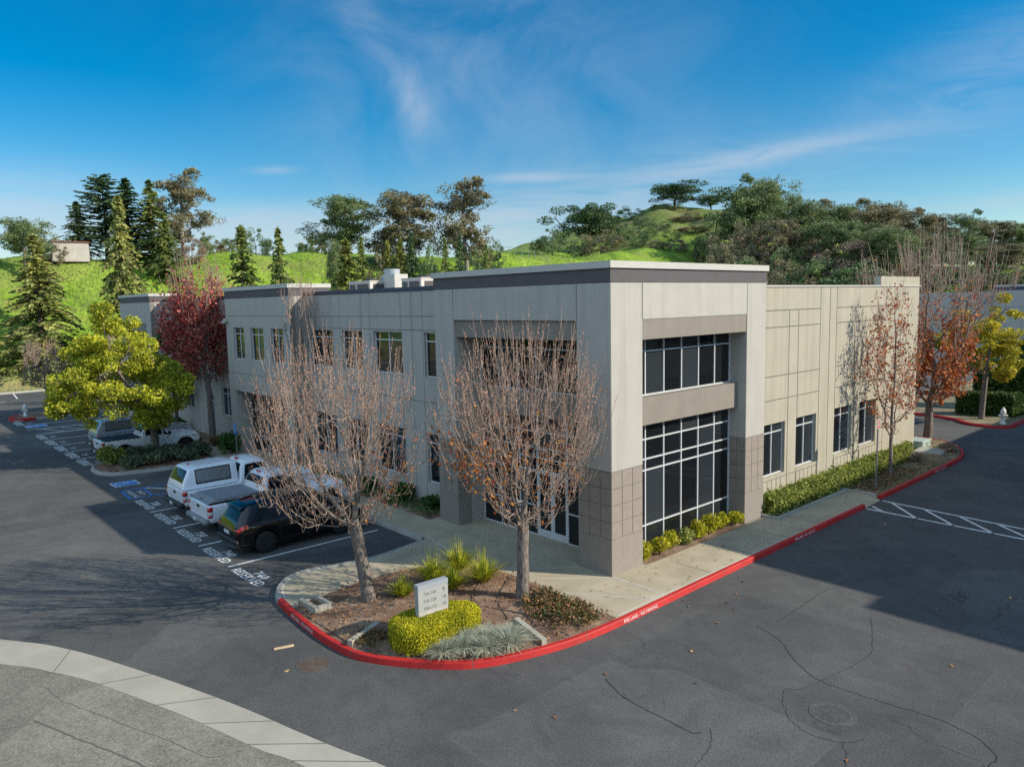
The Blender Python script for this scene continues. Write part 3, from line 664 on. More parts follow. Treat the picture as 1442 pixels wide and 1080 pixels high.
# --- left wing, bays on the shaded side
def wingA(u0, u1, cols, wins, low, parent=off):
    P = planeA(.9); mb = MB(); holes = [(a, b, 5.2, 6.97) for a, b in wins]+low
    cs = [u0]+cols+[u1]; rects = []
    for a, b in zip(cs[:-1], cs[1:]):
        for c, d in ((0, 4.2), (4.2, 7.05), (7.05, 7.6), (7.6, 8.62)): rects.append((a, b, c, d))
    wall(mb, P, u0, u1, -.2, 8.62, holes, .3, rects=rects); mb.build('wing_wall', [M['wallA'], M['groove']], parent)
    mb = MB(); mb.box(u0, u1, .86, 1.22, 8.624, 8.78); mb.build('coping', M['navy'], parent)
    for a, b in wins: window(parent, P, [a, (a+b)/2, b], [5.2, 6.62, 6.97], .12)
    for h in low: window(parent, P, [h[0], (h[0]+h[1])/2, h[1]], [h[2], h[3]-.4, h[3]], .12)
w1 = [(-19.9, -17.68), (-16.82, -15.05), (-14.1, -11.92), (-10.35, -8.75)]
wingA(-20.2, -8.4, [-20.05, -17.72, -16.96, -15.06, -14.35, -11.97, -11.2, -10.45], w1, [(a, b, .95, 2.95) for a, b in w1])
w2 = [(-41.2, -39.4), (-38.6, -36.8), (-35.9, -34.1), (-33.3, -31.5), (-30.6, -28.9)]
wingA(-41.7, -28.2, [-39.3, -38.7, -36.7, -36.0, -34.0, -33.4, -31.4, -30.7], w2, [(-41.2, -39.4, 1.5, 3.25), (-38.6, -36.8, 1.5, 3.25), (-34.25, -33.25, .02, 2.65), (-31.9, -30.4, 1.55, 3.28)])
def bay(x0, x1, wins, op, rows, lintel=None):
    mb = MB(); P = planeA(0.)
    holes = [(a, b, 5.27, 7.02) for a, b in wins]+[(op[0], op[1], op[2], op[3])]
    rects = [(x0, x1, c, d) for c, d in zip(rows[:-1], rows[1:])]
    wall(mb, P, x0, x1, -.2, 8.6, holes, .3, rects=rects)
    mb.box(x0, x0+.3, .3, 2.2, -.2, 8.6); mb.box(x1-.3, x1, .3, 2.2, -.2, 8.6); mb.box(x0+.3, x1-.3, 1.9, 2.2, 8.62, 8.64)
    mb.box(op[0]-.25, op[0], .3, 1.0, -.1, op[3]); mb.box(op[1], op[1]+.25, .3, 1.0, -.1, op[3]); mb.box(op[0]-.25, op[1]+.25, .3, 1.0, op[3], op[3]+.15)
    mb.build('bay_wall', [M['wallA'], M['groove']], off)
    bandring(x0, x1, 0, 2.2); coping(off, x0, x1, 0, 2.2, 9.0, 9.2, 'coping', M['cap'])
    for a, b in wins: window(off, P, [a, (a+b)/2, b], [5.27, 6.66, 7.02], .12)
    n = 6; us = list(np.linspace(op[0], op[1], n+1))
    if op[3] > 5: window(off, planeA(.9), us, [0, 1.0, 2.4, 3.2, 4.2, 5.05, 6.6, op[3]], 0)
    else: window(off, planeA(.9), us, [0, .9, 2.35, op[3]-.3, op[3]], 0)
    if lintel: m2 = MB(); pbox(m2, P, op[0]+.02, op[1]-.02, lintel[0], lintel[1], .08, .5); m2.build('lintel', M['taupe'], off)
bay(-28.2, -20.2, [(-27.2, -25.75), (-24.9, -23.3), (-22.42, -21.02)], (-27.45, -21.0, -.2, 3.5), [-.2, 4.48, 7.63, 8.6])
bay(-49.1, -41.7, [], (-48.0, -42.8, -.2, 7.1), [-.2, 8.6], (6.55, 7.08))
# --- right wing on the sunlit side
P = planeB(-.5); cols = [8.6, 9.35, 11.3, 12.05, 13.91, 14.76, 15.40, 17.2, 17.95, 19.76, 20.6, 24.7]
wr = [(9.4, 11.1), (12.0, 13.72), (15.4, 17.14), (17.98, 19.72)]
rects = []
for a, b in zip(cols[:-1], cols[1:]):
    if abs(a-13.91) < .01 or abs(a-14.76) < .01 or abs(a-20.6) < .01: rects.append((a, b, -.2, 8.45)); continue
    for c, d in ((-.2, 1.02), (1.02, 4.13), (4.13, 5.05), (5.05, 6.92), (6.92, 7.56)): rects.append((a, b, c, d))
rects += [(8.6, 13.91, 7.56, 8.45), (15.40, 20.6, 7.56, 8.45)]
mb = MB(); wall(mb, P, 8.6, 24.7, -.2, 8.45, [(a, b, 1.18, 3.22) for a, b in wr], .3, rects=rects, gap=.045)
for a, b in wr:                                       # ribbed sill walls
    for k in range(5): u = a+(b-a)*k/5; pbox(mb, P, u+.02, u+(b-a)/5-.02, -.1, 1.0, -.03, -.001)
mb.build('wing_wall', [M['wallB'], M['grooveB']], off)
mb = MB(); mb.box(-.85, -.46, 8.6, 24.74, 8.453, 8.52); mb.build('coping', M['cap'], off)
for a, b in wr: window(off, P, [a, (a+b)/2, b], [1.18, 2.86, 3.22], .14)
mb = MB(); mb.box(-.82, -.5, 19.9, 24.68, 8.521, 8.93); mb.build('parapet_block', M['wallB'], off)
# --- hidden rest of the volume
mb = MB(); mb.box(-49.1, -48.8, 2.2, 24.7, -.2, 8.6); mb.box(-49.1, -.8, 24.4, 24.7, -.2, 8.45); mb.build('rear_wall', M['wallB'], off)
mb = MB(); mb.box(-48.8, -8.4, 1.2, 24.4, 7.9, 8.0); mb.box(-8.4, -.8, 8.6, 24.4, 7.9, 8.0); mb.build('roof', M['roof'], off)
mb = MB(); mb.box(-48.5, -8.7, 1.6, 24, -.2, 7.8); mb.box(-8.7, -1.2, 8.9, 24, -.2, 7.8); mb.build('interior', mat('dark_interior', (.03, .03, .03), .9, .1), off)
# wall lamp on the left bay
lamp = MB(); lamp.box(-28.15, -27.85, -.16, -.002, 7.32, 7.5); lamp.lathe([(.0, -.1), (.12, -.08), (.14, .0), (.05, .06)], 10, (-28.0, -.2, 7.32)); lamp.build('wall_lamp', M['cap'], off)

# --- roof-top units
def hvac(name, label, cat, x0, x1, y0, y1, z1, rz=0):
    t = thing(name, label, cat, ((x0+x1)/2, (y0+y1)/2, 8.0), rz, 'package units on the left wing roof'); w, d, h = (x1-x0)/2, (y1-y0)/2, z1-8
    mb = MB(); mb.box(-w, w, -d, d, .1, h); mb.box(-w-.03, w+.03, -d-.03, d+.03, h, h+.05); mb.box(-w+.1, w-.1, -d+.1, d-.1, 0, .1)
    b = mb.build('casing', M['hvac'], t)
    for s_ in (-1,):
        mb = MB()
        for u0, u1 in ((-w+.08, -w+.34*2*w-.05), (-w+.4*2*w, w-.15)):
            for k in range(7): z = h-.12-.065*k; mb.box(u0, u1, -d-.025, -d-.004, z-.045, z)
        mb.build('louvre', M['louvre'], t)
    mb = MB()
    mb.box(w+.004, w+.03, -d+.2, d-.2, h-.6, h-.12); mb.build('side_louvre', M['louvre'], t)
    mb = MB(); mb.lathe([(.35, 0), (.35, .12), (.3, .14)], 14, (w*.4, 0, h+.05)); mb.build('fan_guard', M['louvre'], t)
    mb = MB(); mb.box(-w-.13, -w-.002, -d*.3, d*.3, .12, h*.5); mb.build('junction_box', M['galv'], t)
hvac('rooftop_unit', 'beige boxy roof unit with dark louvres, alone near the left bay', 'roof unit', -23.1, -20.9, 5, 6.1, 9.34)
hvac('rooftop_unit', 'beige boxy roof unit with dark louvres in front of the silver exhaust unit', 'roof unit', -17.9, -16.2, 5, 6.1, 9.33)
t = thing('exhaust_unit', 'tall silver exhaust unit with a round duct and cylinder cowl on the left wing roof', 'exhaust unit', (-20.75, 6.2, 8.0), 0, None, (.78, .7, .86))
mb = MB(); mb.box(-1.25, -.2, -.6, .6, 0, 1.42); mb.build('lower_casing', M['galv'], t)
mb = MB(); mb.box(-.15, 1.2, -.5, .7, .35, 1.98); mb.box(-.1, .3, -.45, .6, 0, .35); mb.build('upper_casing', M['cap'], t)
mb = MB(); mb.lathe([(.62, 0), (.62, .42), (.58, .44)], 24, (-.35, .4, 1.9)); mb.lathe([(.3, 0), (.3, .5)], 16, (-.7, 0, 1.42)); mb.build('cowl', M['galv'], t)
mb = MB(); a = np.linspace(PI, 0, 14); mb.tube([(.72+.42*math.cos(q), -.55, .55+.5*math.sin(q)) for q in a], .11, 10); mb.build('duct', M['galv'], t)
mb = MB(); mb.lathe([(.3, -.62), (.3, -.604)], 20, (-.72, 0, .62), 'y'); mb.build('badge', mat('blue_badge', (.02, .10, .25), .4, .05), t)

# --- neighbour across the drive (outside the picture, it throws the big shadow) and the one at the far end
nb = thing('opposite_building', 'tan two storey office building across the drive that shades the road', 'office building', (0, 0, 0))
mb = MB(); P = planeW(12.0); hs = [(16+4.2*k, 18.4+4.2*k, z, z+2.) for k in range(10) for z in (1.2, 5.2)]
wall(mb, P, 12.9, 62, -.2, 8.7, hs, .3, rects=[(a, b, c, d) for a, b in zip(np.linspace(12.9, 62, 13)[:-1], np.linspace(12.9, 62, 13)[1:]) for c, d in ((-.2, 4.2), (4.2, 7.6), (7.6, 8.7))])
mb.box(12.3, 45, 12.9, 13.2, -.2, 8.7); mb.box(12.3, 45, 61.7, 62, -.2, 8.7); mb.box(44.7, 45, 13.2, 61.7, -.2, 8.7); mb.box(12.6, 44.7, 13.2, 61.7, 8, 8.1)
mb.build('wall', [M['wallB'], M['grooveB']], nb)
for h in hs: window(nb, P, [h[0], (h[0]+h[1])/2, h[1]], [h[2], h[3]-.36, h[3]], .12)
mb = MB(); mb.box(18.9, 27, 12.5, 22, 8.705, 9.3); mb.box(18.9, 27, 12.5, 12.88, -.2, 8.705); mb.build('tower', M['wallA'], nb)
fb = thing('far_building', 'grey shaded tilt-up building at the far right end of the drive with a navy band', 'office building', (0, 0, 0))
mb = MB(); P = planeA(80.); cu = np.linspace(-40, 30, 18)
wall(mb, P, -40, -11.8, -.2, 8.15, [], .4, rects=[(a, b, c, d) for a, b in zip(cu[:-1], cu[1:]) if b < -11 for c, d in ((-.2, 3.6), (3.6, 6.3), (6.3, 8.15))])
mb.box(-40, 30, 80.4, 100, -.2, 7.6)
wall(mb, planeA(79.2), -11.8, -4, -.2, 8.25, [], .4, rects=[(-11.8, -9.0, -.2, 6.4), (-9.0, -4, -.2, 6.4), (-11.8, -4, 6.4, 8.25)])
mb.box(-4, 30, 80, 80.4, -.2, 8.15); mb.box(-11.8, -11.4, 79.6, 80.0, -.2, 8.25)
mb.build('wall', [M['wallA'], M['groove']], fb)
mb = MB(); mb.box(-11.8, -4, 79.2, 80.3, 8.252, 8.62); mb.build('band', M['navy'], fb)
mb = MB(); mb.box(-11.86, -3.9, 79.14, 80.36, 8.622, 8.85); mb.build('coping', M['cap'], fb)
sh = thing('utility_shed', 'small pale flat roofed block shed on the grassy ridge left of the dark pines', 'shed', (0, 0, 0))
sx, sy, _ = bear(106, 122); zz = hzf(sx, sy)
sh.location = (sx, sy, zz-.4); sh.rotation_euler = (0, 0, -.25)
mb = MB(); mb.box(-2.2, 2.2, -2.2, 2.2, 0, 2.6); mb.build('wall', M['shed'], sh)
mb = MB(); mb.box(-2.35, 2.35, -2.35, 2.35, 2.6, 2.75); mb.build('roof', mat('red_brown_roof_edge', (.2, .07, .05), .8, .1), sh)
mb = MB(); mb.box(-2.23, -2.2, -.5, .5, 0, 2.0); mb.build('door', M['steel'], sh)
# ------------------------------------------------------------------ vehicles (local: +y nose, x right, z up, ground at 0)
def blur(a, k):
    a = np.asarray(a, float)
    for _ in range(k): a = np.concatenate([[a[0]], .25*a[:-2]+.5*a[1:-1]+.25*a[2:], [a[-1]]])
    return a
class Loft:
    """st rows: (y, sill z, belt z, top z, half width, half width of the top)"""
    def __init__(s, st, axles=(), Ra=.42, zc=.36, sm=3, step=.04, deck=.5):
        st = np.array(st, float); s.y = np.arange(st[0, 0], st[-1, 0]+1e-6, step)
        s.c = [blur(np.interp(s.y, st[:, 0], st[:, k]), sm) for k in range(1, 6)]
        for yc in axles:
            d = Ra*Ra-(s.y-yc)**2; s.c[0] = np.where(d > 0, np.maximum(s.c[0], zc+np.sqrt(np.maximum(d, 0))), s.c[0])
        zs, zb, zt, w, wt = s.c; h = zb-zs; g = zt-zb
        K = [(w*.93, zs), (w*.985, zs+.1*h), (w*1.0, zs+.42*h), (w*.998, zs+.75*h), (w*.965, zb), (w*.965+(wt-w*.965)*.5, zb+.5*g), (wt, zt-.10*g-.012), (wt*.93, zt-.012*(g > .1)), (wt*.55, zt+.012), (wt*0, zt+.02)]
        s.K = np.array([[k[0], k[1]] for k in K])          # (10,2,n)
    def S(s, y, k):
        k = min(max(k, 0), 9); a = min(int(k), 8); t = k-a
        x = np.interp(y, s.y, s.K[a, 0]*(1-t)+s.K[a+1, 0]*t); z = np.interp(y, s.y, s.K[a, 1]*(1-t)+s.K[a+1, 1]*t); return float(x), float(z)
    def mesh(s, mb, m=0, sub=2):
        ks = np.linspace(0, 9, 9*sub+1); n = len(s.y); P = []
        for k in ks:
            a = min(int(k), 8); t = k-a; P.append(s.K[a]*(1-t)+s.K[a+1]*t)
        P = np.array(P)                                     # (q,2,n)
        half = np.stack([P[:, 0].T, np.repeat(s.y[:, None], len(ks), 1), P[:, 1].T], -1)   # (n,q,3)
        oth = half[:, ::-1][:, 1:]*np.array([-1, 1, 1]); V = np.concatenate([half, oth], 1); q = V.shape[1]
        i = np.arange(n-1)[:, None]*q; j = np.arange(q-1)[None]
        mb.arr(V.reshape(-1, 3), np.stack([i+j, i+j+1, i+q+j+1, i+q+j], -1).reshape(-1, 4), m)
        mb.poly(V[0], m); mb.poly(V[-1][::-1], m)
    def patch(s, mb, ya, yb, ka, kb, off=.006, m=0, side=1, n=10, inset=None, both=False):
        """a panel lying just outside the surface between stations ya..yb and rows ka..kb (functions of t allowed)"""
        for sd in ((1, -1) if both else (side,)):
            V = []
            for t in np.linspace(0, 1, n):
                for u in np.linspace(0, 1, 6):
                    y0 = ya(u) if callable(ya) else ya; y1 = yb(u) if callable(yb) else yb
                    y = y0+(y1-y0)*t; k = ka+(kb-ka)*u; x, z = s.S(y, k)
                    x2, z2 = s.S(y, k+.2); tx, tz = x2-x, z2-z; L = math.hypot(tx, tz)+1e-6
                    V.append((sd*(x+off*tz/L), y, z-off*tx/L))
            mb.arr(V, [[a*6+b, (a+1)*6+b, (a+1)*6+b+1, a*6+b+1] for a in range(n-1) for b in range(5)], m)
    def toppatch(s, mb, ya, yb, kmin, off=.008, m=0, n=8, lift=0):
        """windscreen / rear glass: across the top rows from side to side"""
        ks = list(np.linspace(kmin, 9, 7)); V = []; q = 2*len(ks)-1
        for y in np.linspace(ya, yb, n):
            pts = [s.S(y, k) for k in ks]; a, b = s.S(y-.03, 9)[1], s.S(y+.03, 9)[1]; ny, nz = -(b-a), .06; L = math.hypot(ny, nz)
            row = [(x, y+off*ny/L, z+off*nz/L) for x, z in pts]+[(-x, y+off*ny/L, z+off*nz/L) for x, z in pts[::-1][1:]]
            V += row
        mb.arr(V, [[a*q+b, a*q+b+1, (a+1)*q+b+1, (a+1)*q+b] for a in range(n-1) for b in range(q-1)], m)
def rbox(mb, x0, x1, y0, y1, z0, z1, r=.03, m=0):
    """box with softened edges"""
    r = min(r, (x1-x0)/2.01, (y1-y0)/2.01, (z1-z0)/2.01)
    ring = lambda i, z: [(x0+i+(r-i if i < r else 0)*0, y0+r, z), (x0+r, y0+i, z), (x1-r, y0+i, z), (x1-i, y0+r, z), (x1-i, y1-r, z), (x1-r, y1-i, z), (x0+r, y1-i, z), (x0+i, y1-r, z)]
    L = [ring(r*.9, z0), ring(0, z0+r), ring(0, z1-r), ring(r*.9, z1)]
    V = [p for l in L for p in l]; F = [[a*8+b, a*8+(b+1) % 8, a*8+8+(b+1) % 8, a*8+8+b] for a in range(3) for b in range(8)]
    mb.arr(V, F, m); mb.poly(L[0][::-1], m); mb.poly(L[3], m)
def wheels(t, axles, w, R, rim, tw=.24, spokes=5):
    for yc in axles:
        for sd in (-1, 1):
            xo = sd*(w-.02); xi = sd*(w-.02-tw); c = (0, yc, R); lo, hi = min(xo, xi), max(xo, xi)
            mb = MB(); mb.lathe([(R*.62, lo), (R*.93, lo+.01), (R, lo+.05), (R, hi-.05), (R*.93, hi-.01), (R*.62, hi)], 28, c, 'x'); ty = mb.build('wheel', M['tyre'], t, True)
            mb = MB(); d = -sd*.03
            mb.lathe([(R*.66, xo+sd*.004), (R*.60, xo-sd*.012), (R*.58, xo-sd*.07)] if sd > 0 else [(R*.58, xo-sd*.07), (R*.60, xo-sd*.012), (R*.66, xo+sd*.004)], 28, c, 'x', 1)
            mb.lathe([(.001, xo-sd*.01), (R*.14, xo-sd*.008), (R*.16, xo-sd*.04)] if sd > 0 else [(R*.16, xo-sd*.04), (R*.14, xo-sd*.008), (.001, xo-sd*.01)], 14, c, 'x')
            for k in range(spokes*2):
                a = 2*PI*(k//2)/spokes+(.20 if k % 2 else -.20); b = 2*PI*(k//2)/spokes+(.13 if k % 2 else -.13)
                p0 = (yc+R*.12*math.cos(b), R+R*.12*math.sin(b)); p1 = (yc+R*.62*math.cos(a), R+R*.62*math.sin(a)); wd = .022
                n = np.array([-(p1[1]-p0[1]), p1[0]-p0[0]]); n = n/np.linalg.norm(n)*wd
                x0, x1 = xo-sd*.05, xo-sd*.012
                mb.box8([(x0, p0[0]-n[0], p0[1]-n[1]), (x1, p0[0]-n[0], p0[1]-n[1]), (x1, p0[0]+n[0], p0[1]+n[1]), (x0, p0[0]+n[0], p0[1]+n[1]), (x0, p1[0]-n[0], p1[1]-n[1]), (x1, p1[0]-n[0], p1[1]-n[1]), (x1, p1[0]+n[0], p1[1]+n[1]), (x0, p1[0]+n[0], p1[1]+n[1])])
            mb.build('rim', [rim, M['plastic']], ty, False)
def under(t, w, ya, yb, z0=.2, z1=.62):
    mb = MB(); mb.box(-w+.20, w-.20, ya, yb, z0, z1); mb.build('underbody', M['plastic'], t)
def mirrors(t, y, z, w, paint):
    for sd in (-1, 1):
        mb = MB(); a, b = sorted((sd*(w-.02), sd*(w+.20))); rbox(mb, a, b, y-.06, y+.06, z, z+.19, .04); mb.build('mirror', paint, t, True)
def handle(t, pts, m):
    for x, y, z in pts:
        mb = MB(); rbox(mb, x-.02, x+.025, y-.09, y+.09, z-.018, z+.018, .012); mb.build('door_handle', m, t)
def seams(t, L, ys, k0, k1, m):
    mb = MB()
    for y in ys: L.patch(mb, y-.007, y+.007, k0, k1, .0025, n=2, both=True)
    mb.build('door_gap', m, t)

def suv(loc, rz, label):
    t = thing('parked_suv', label, 'car', loc, rz); P = M['carblack']; w = .955
    L = Loft([(-2.39, .42, .80, .86, .74, .60), (-2.34, .36, .97, 1.06, .87, .66), (-2.24, .33, 1.05, 1.20, .925, .64), (-2.04, .30, 1.08, 1.52, .95, .62), (-1.86, .28, 1.08, 1.65, .955, .625), (-1.4, .27, 1.07, 1.72, .96, .65), (-.6, .26, 1.06, 1.765, .965, .665), (.1, .26, 1.04, 1.75, .965, .66), (.55, .26, 1.02, 1.66, .965, .63), (1.0, .26, 1.02, 1.40, .965, .62), (1.36, .27, 1.02, 1.10, .965, .74), (1.6, .28, 1.0, 1.06, .96, .80), (2.0, .30, .95, 1.0, .94, .76), (2.25, .34, .82, .88, .86, .68), (2.39, .42, .66, .70, .72, .56)], (-1.42, 1.43), .435, .37)
    mb = MB(); L.mesh(mb); mb.build('body', P, t, True); under(t, w, -2.2, 2.2)
    g = MB(); L.toppatch(g, -2.25, -1.93, 7.2, .008); g.build('rear_window', M['carglass'], t, True)
    g = MB(); L.toppatch(g, .58, 1.28, 7.0, .008); g.build('windscreen', M['carglass'], t, True)
    for a, b in ((lambda u: .02, lambda u: 1.02-.42*u), (lambda u: -.92, lambda u: -.04), (lambda u: -1.82+.25*u, lambda u: -.99)):
        for sd in (1, -1): g = MB(); L.patch(g, a, b, 4.15, 5.85, .007, side=sd); g.build('side_window', M['carglass'], t, True)
    mb = MB(); L.toppatch(mb, -1.1, .45, 7.6, .006); mb.build('glass_roof', M['carglass'], t, True)
    mb = MB(); V = [L.S(-1.86, k) for k in (6.8, 7.5, 8.2, 9)]
    ring = [(x, -1.86, z+.012) for x, z in V]+[(-x, -1.86, z+.012) for x, z in V[::-1][1:]]
    r2 = [(x*.96, -2.13, z-.06) for x, _, z in ring]; r3 = [(x*.96, -2.12, z-.105) for x, _, z in ring]; n = len(ring)
    mb.arr(ring+r2+r3, [[a, a+1, n+a+1, n+a] for a in range(n-1)]+[[n+a, n+a+1, 2*n+a+1, 2*n+a] for a in range(n-1)]); mb.build('spoiler', P, t, True)
    for sd in (-1, 1):
        mb = MB(); L.patch(mb, lambda u: -2.372+.06*u, -2.02, 3.35, 4.1, .012, side=sd); mb.build('tail_lamp', M['redlamp'], t, True)
        mb = MB(); a, b = sorted((sd*.42, sd*.86)); rbox(mb, a, b, -2.372, -2.30, .885, .955, .03); mb.build('tail_lamp', M['redlamp'], t, True)
        mb = MB(); L.patch(mb, 1.98, 2.26, 3.5, 4.3, .01, side=sd); mb.build('headlamp', M['whitelamp'], t, True)
    mb = MB(); rbox(mb, -.84, .84, -2.44, -2.30, .42, .60, .05); rbox(mb, -.78, .78, -2.42, -2.30, .33, .41, .03); mb.build('rear_bumper', M['plastic'], t, True)
    mb = MB(); L.patch(mb, -1.02, 1.0, .15, .75, .012, both=True); mb.build('rocker_trim', M['plastic'], t, True)
    mb = MB(); mb.box(-.7, .7, -2.445, -2.43, .36, .385); mb.build('chrome_strip', M['chrome'], t)
    mb = MB(); rbox(mb, -.20, .20, -2.415, -2.36, .70, .83, .02); mb.build('licence_plate', M['plate'], t)
    seams(t, L, (-.95, -.01, 1.1), 1.2, 4.0, M['plastic']); handle(t, [(s_*(w+.002), y, .94) for s_ in (-1, 1) for y in (-.72, .22)], P)
    mirrors(t, .86, 1.03, w, P); wheels(t, (-1.42, 1.43), w, .375, M['blackrim'])
    mb = MB(); mb.box(-.03, .03, -1.36, -1.14, 1.73, 1.78); mb.build('roof_fin', P, t)
    return t
def pickup(loc, rz, label, ln, w, wb, rear, cab, paint, bedz=1.12, hood=1.12, roof=1.9, crew=False, bed=None, bumper='plastic', lampz=(.78, 1.08), flare=None, R=.40):
    """cab = (rear wall y, roof rear y, roof front y, screen foot y)"""
    t = thing('pickup_truck', label, 'pickup truck', loc, rz); y0, y1 = -ln/2, ln/2; ax = (y0+rear, y0+rear+wb)
    st = [(y0+.10, .55, bedz-.01, bedz, w-.06, w-.14), (y0+.16, .50, bedz, bedz+.01, w, w-.11), (cab[0]-.1, .42, bedz, bedz+.01, w, w-.11), (cab[0]+.02, .40, bedz+.02, bedz+.06, w, w-.16), (cab[0]+.06, .40, bedz+.02, roof-.28, w, w-.20), (cab[1], .40, bedz+.02, roof-.03, w, w-.27), ((cab[1]+cab[2])/2, .40, bedz, roof, w, w-.27), (cab[2], .40, bedz-.02, roof-.03, w, w-.28), ((cab[2]+cab[3])/2, .40, bedz-.03, (roof+hood)/2, w, w-.22), (cab[3], .40, bedz-.04, hood+.05, w, w-.18), (cab[3]+.15, .42, hood-.08, hood+.02, w, w-.2), (y1-.6, .45, hood-.12, hood, w-.01, w-.24), (y1-.2, .46, hood-.2, hood-.06, w-.06, w-.3), (y1-.06, .48, hood-.34, hood-.24, w-.16, w-.36)]
    L = Loft(st, ax, R+.075, R, 2); mb = MB(); L.mesh(mb); mb.build('body', paint, t, True); under(t, w, y0+.3, y1-.25, .3, .72)
    # tailgate with recessed handle
    mb = MB(); rbox(mb, -w+.12, w-.12, y0+.06, y0+.16, .62, bedz+.005, .03); tg = mb.build('tailgate', paint, t)
    mb = MB(); rbox(mb, -.13, .13, y0+.045, y0+.075, bedz-.2, bedz-.09, .02); mb.build('handle', M['plastic'], tg)
    for sd in (-1, 1):
        a, b = sorted((sd*(w-.14), sd*(w+.012))); mb = MB(); rbox(mb, a, b, y0+.055, y0+.24, (lampz[0]+lampz[1])/2, lampz[1], .03); rbox(mb, a, b, y0+.055, y0+.24, lampz[0]-.04, lampz[0]+.05, .03); mb.build('tail_lamp', M['redlamp'], t, True)
        mb = MB(); rbox(mb, a, b, y0+.055, y0+.24, lampz[0]+.05, (lampz[0]+lampz[1])/2, .02); mb.build('tail_lamp', M['whitelamp'], t, True)
        mb = MB(); L.patch(mb, y1-.55, y1-.16, 3.1, 3.9, .012, side=sd); mb.build('headlamp', M['whitelamp'], t, True)
    mb = MB(); rbox(mb, -w+.03, w-.03, y0-.10, y0+.12, .46, .66, .05); mb.build('rear_bumper', M[bumper], t, True)
    mb = MB(); rbox(mb, -.16, .16, y0-.115, y0-.09, .5, .62, .01); mb.build('licence_plate', M['plate'], t)
    mb = MB(); rbox(mb, -w+.08, w-.08, y1-.22, y1+.02, .42, .68, .06); mb.build('front_bumper', M[bumper] if bumper == 'plastic' else paint, t, True)
    # glass
    g = MB(); L.toppatch(g, cab[0]+.055, cab[1]-.12, 7.15, .012); g.build('rear_window', M['carglass'], t, True)
    g = MB(); L.toppatch(g, cab[2]+.1, cab[3]-.08, 7.0, .01); g.build('windscreen', M['carglass'], t, True)
    mid = cab[0]+.18+(.95 if crew else 0)
    if crew:
        for sd in (1, -1): g = MB(); L.patch(g, lambda u: cab[0]+.16+.1*u, lambda u: mid-.08, 4.2, 5.8, .008, side=sd); g.build('side_window', M['carglass'], t, True)
    for sd in (1, -1): g = MB(); L.patch(g, lambda u: mid+(0 if crew else .12*u), lambda u: cab[3]-.25-.55*u*(cab[3]-cab[2])*1.1, 4.2, 5.8, .008, side=sd); g.build('side_window', M['carglass'], t, True)
    seams(t, L, (cab[0]+.14, cab[3]-.12)+((mid-.04,) if crew else ()), 1.1, 4.0, M['plastic']); handle(t, [(s_*(w+.002), y, bedz-.12) for s_ in (-1, 1) for y in ((mid+.18, mid-.3) if crew else (mid+.18,))], M['plastic'])
    mirrors(t, cab[3]-.28, bedz+.02, w, M['plastic'] if paint is not M['carwhite'] or bumper == 'plastic' else paint)
    if flare:
        mb = MB()
        for yc in ax:
            a = np.linspace(math.radians(12), math.radians(168), 16)
            for sd in (-1, 1): mb.tube([(sd*(w+.0), yc+(R+.085)*math.cos(q), R+(R+.085)*math.sin(q)) for q in a], .035, 6)
        mb.build('wheel_flare', M['plastic'], t, True)
    wheels(t, ax, w, R, M['alloy'] if not flare else M['alloy'], .26, 6)
    mb = MB(); rbox(mb, -.14, .14, cab[1]-.09, cab[1]+.02, roof-.04, roof+.02, .02); mb.build('brake_lamp', M['redlamp'], t)
    bz = bedz+.02; ye = cab[0]-.04
    if bed == 'tonneau':
        mb = MB(); a, b = -w+.07, w-.07
        mb.box8([(a, y0+.10, bz), (b, y0+.10, bz), (b, ye, bz), (a, ye, bz), (a+.06, y0+.40, bz+.16), (b-.06, y0+.40, bz+.16), (b-.06, ye-.05, bz+.14), (a+.06, ye-.05, bz+.14)]); c = mb.build('bed_cover', M['cover'], t)
        mb = MB(); rbox(mb, -.03, .03, y0+.17, y0+.22, bz+.05, bz+.09, .01); mb.build('latch', M['plastic'], c)
        for sd in (-1, 1):
            mb = MB(); mb.box(sd*(w-.065)-.02, sd*(w-.065)+.02, y0+.12, ye, bz-.004, bz+.05); mb.build('rail', M['plastic'], c)
            for k in (.35, .72): mb = MB(); yy = y0+(ye-y0)*k; mb.box(sd*(w-.04)-.03, sd*(w-.04)+.03, yy-.03, yy+.03, bz+.01, bz+.09); mb.build('clamp', M['chrome'], c)
    if bed == 'shell':
        hsh = roof+.02-bz
        Ls = Loft([(y0+.09, bz, bz+.02, bz+.06, w-.05, w-.12), (y0+.15, bz, bz+.03, bz+.3, w-.05, w-.16), (y0+.42, bz, bz+.03, roof-.02, w-.05, w-.24), (y0+.7, bz, bz+.03, roof+.03, w-.05, w-.25), (ye-.2, bz, bz+.03, roof+.04, w-.05, w-.25), (ye, bz, bz+.03, roof+.0, w-.05, w-.26)], sm=1)
        mb = MB(); Ls.mesh(mb); c = mb.build('camper_shell', paint, t, True)
        for sd in (1, -1):
            mb = MB(); Ls.patch(mb, y0+.62, ye-.28, 4.35, 6.0, .004, side=sd); mb.build('window_seal', M['plastic'], c, True)
            mb = MB(); Ls.patch(mb, y0+.66, ye-.32, 4.5, 5.85, .009, side=sd); mb.build('shell_window', M['curtain'], c, True)
        mb = MB(); Ls.toppatch(mb, y0+.15, y0+.38, 7.2, .008); mb.build('shell_rear_window', M['carglass'], c, True)
        mb = MB(); rbox(mb, -.12, .12, y0+.60, y0+.68, roof+.03, roof+.07, .015); mb.build('brake_lamp', M['redlamp'], c)
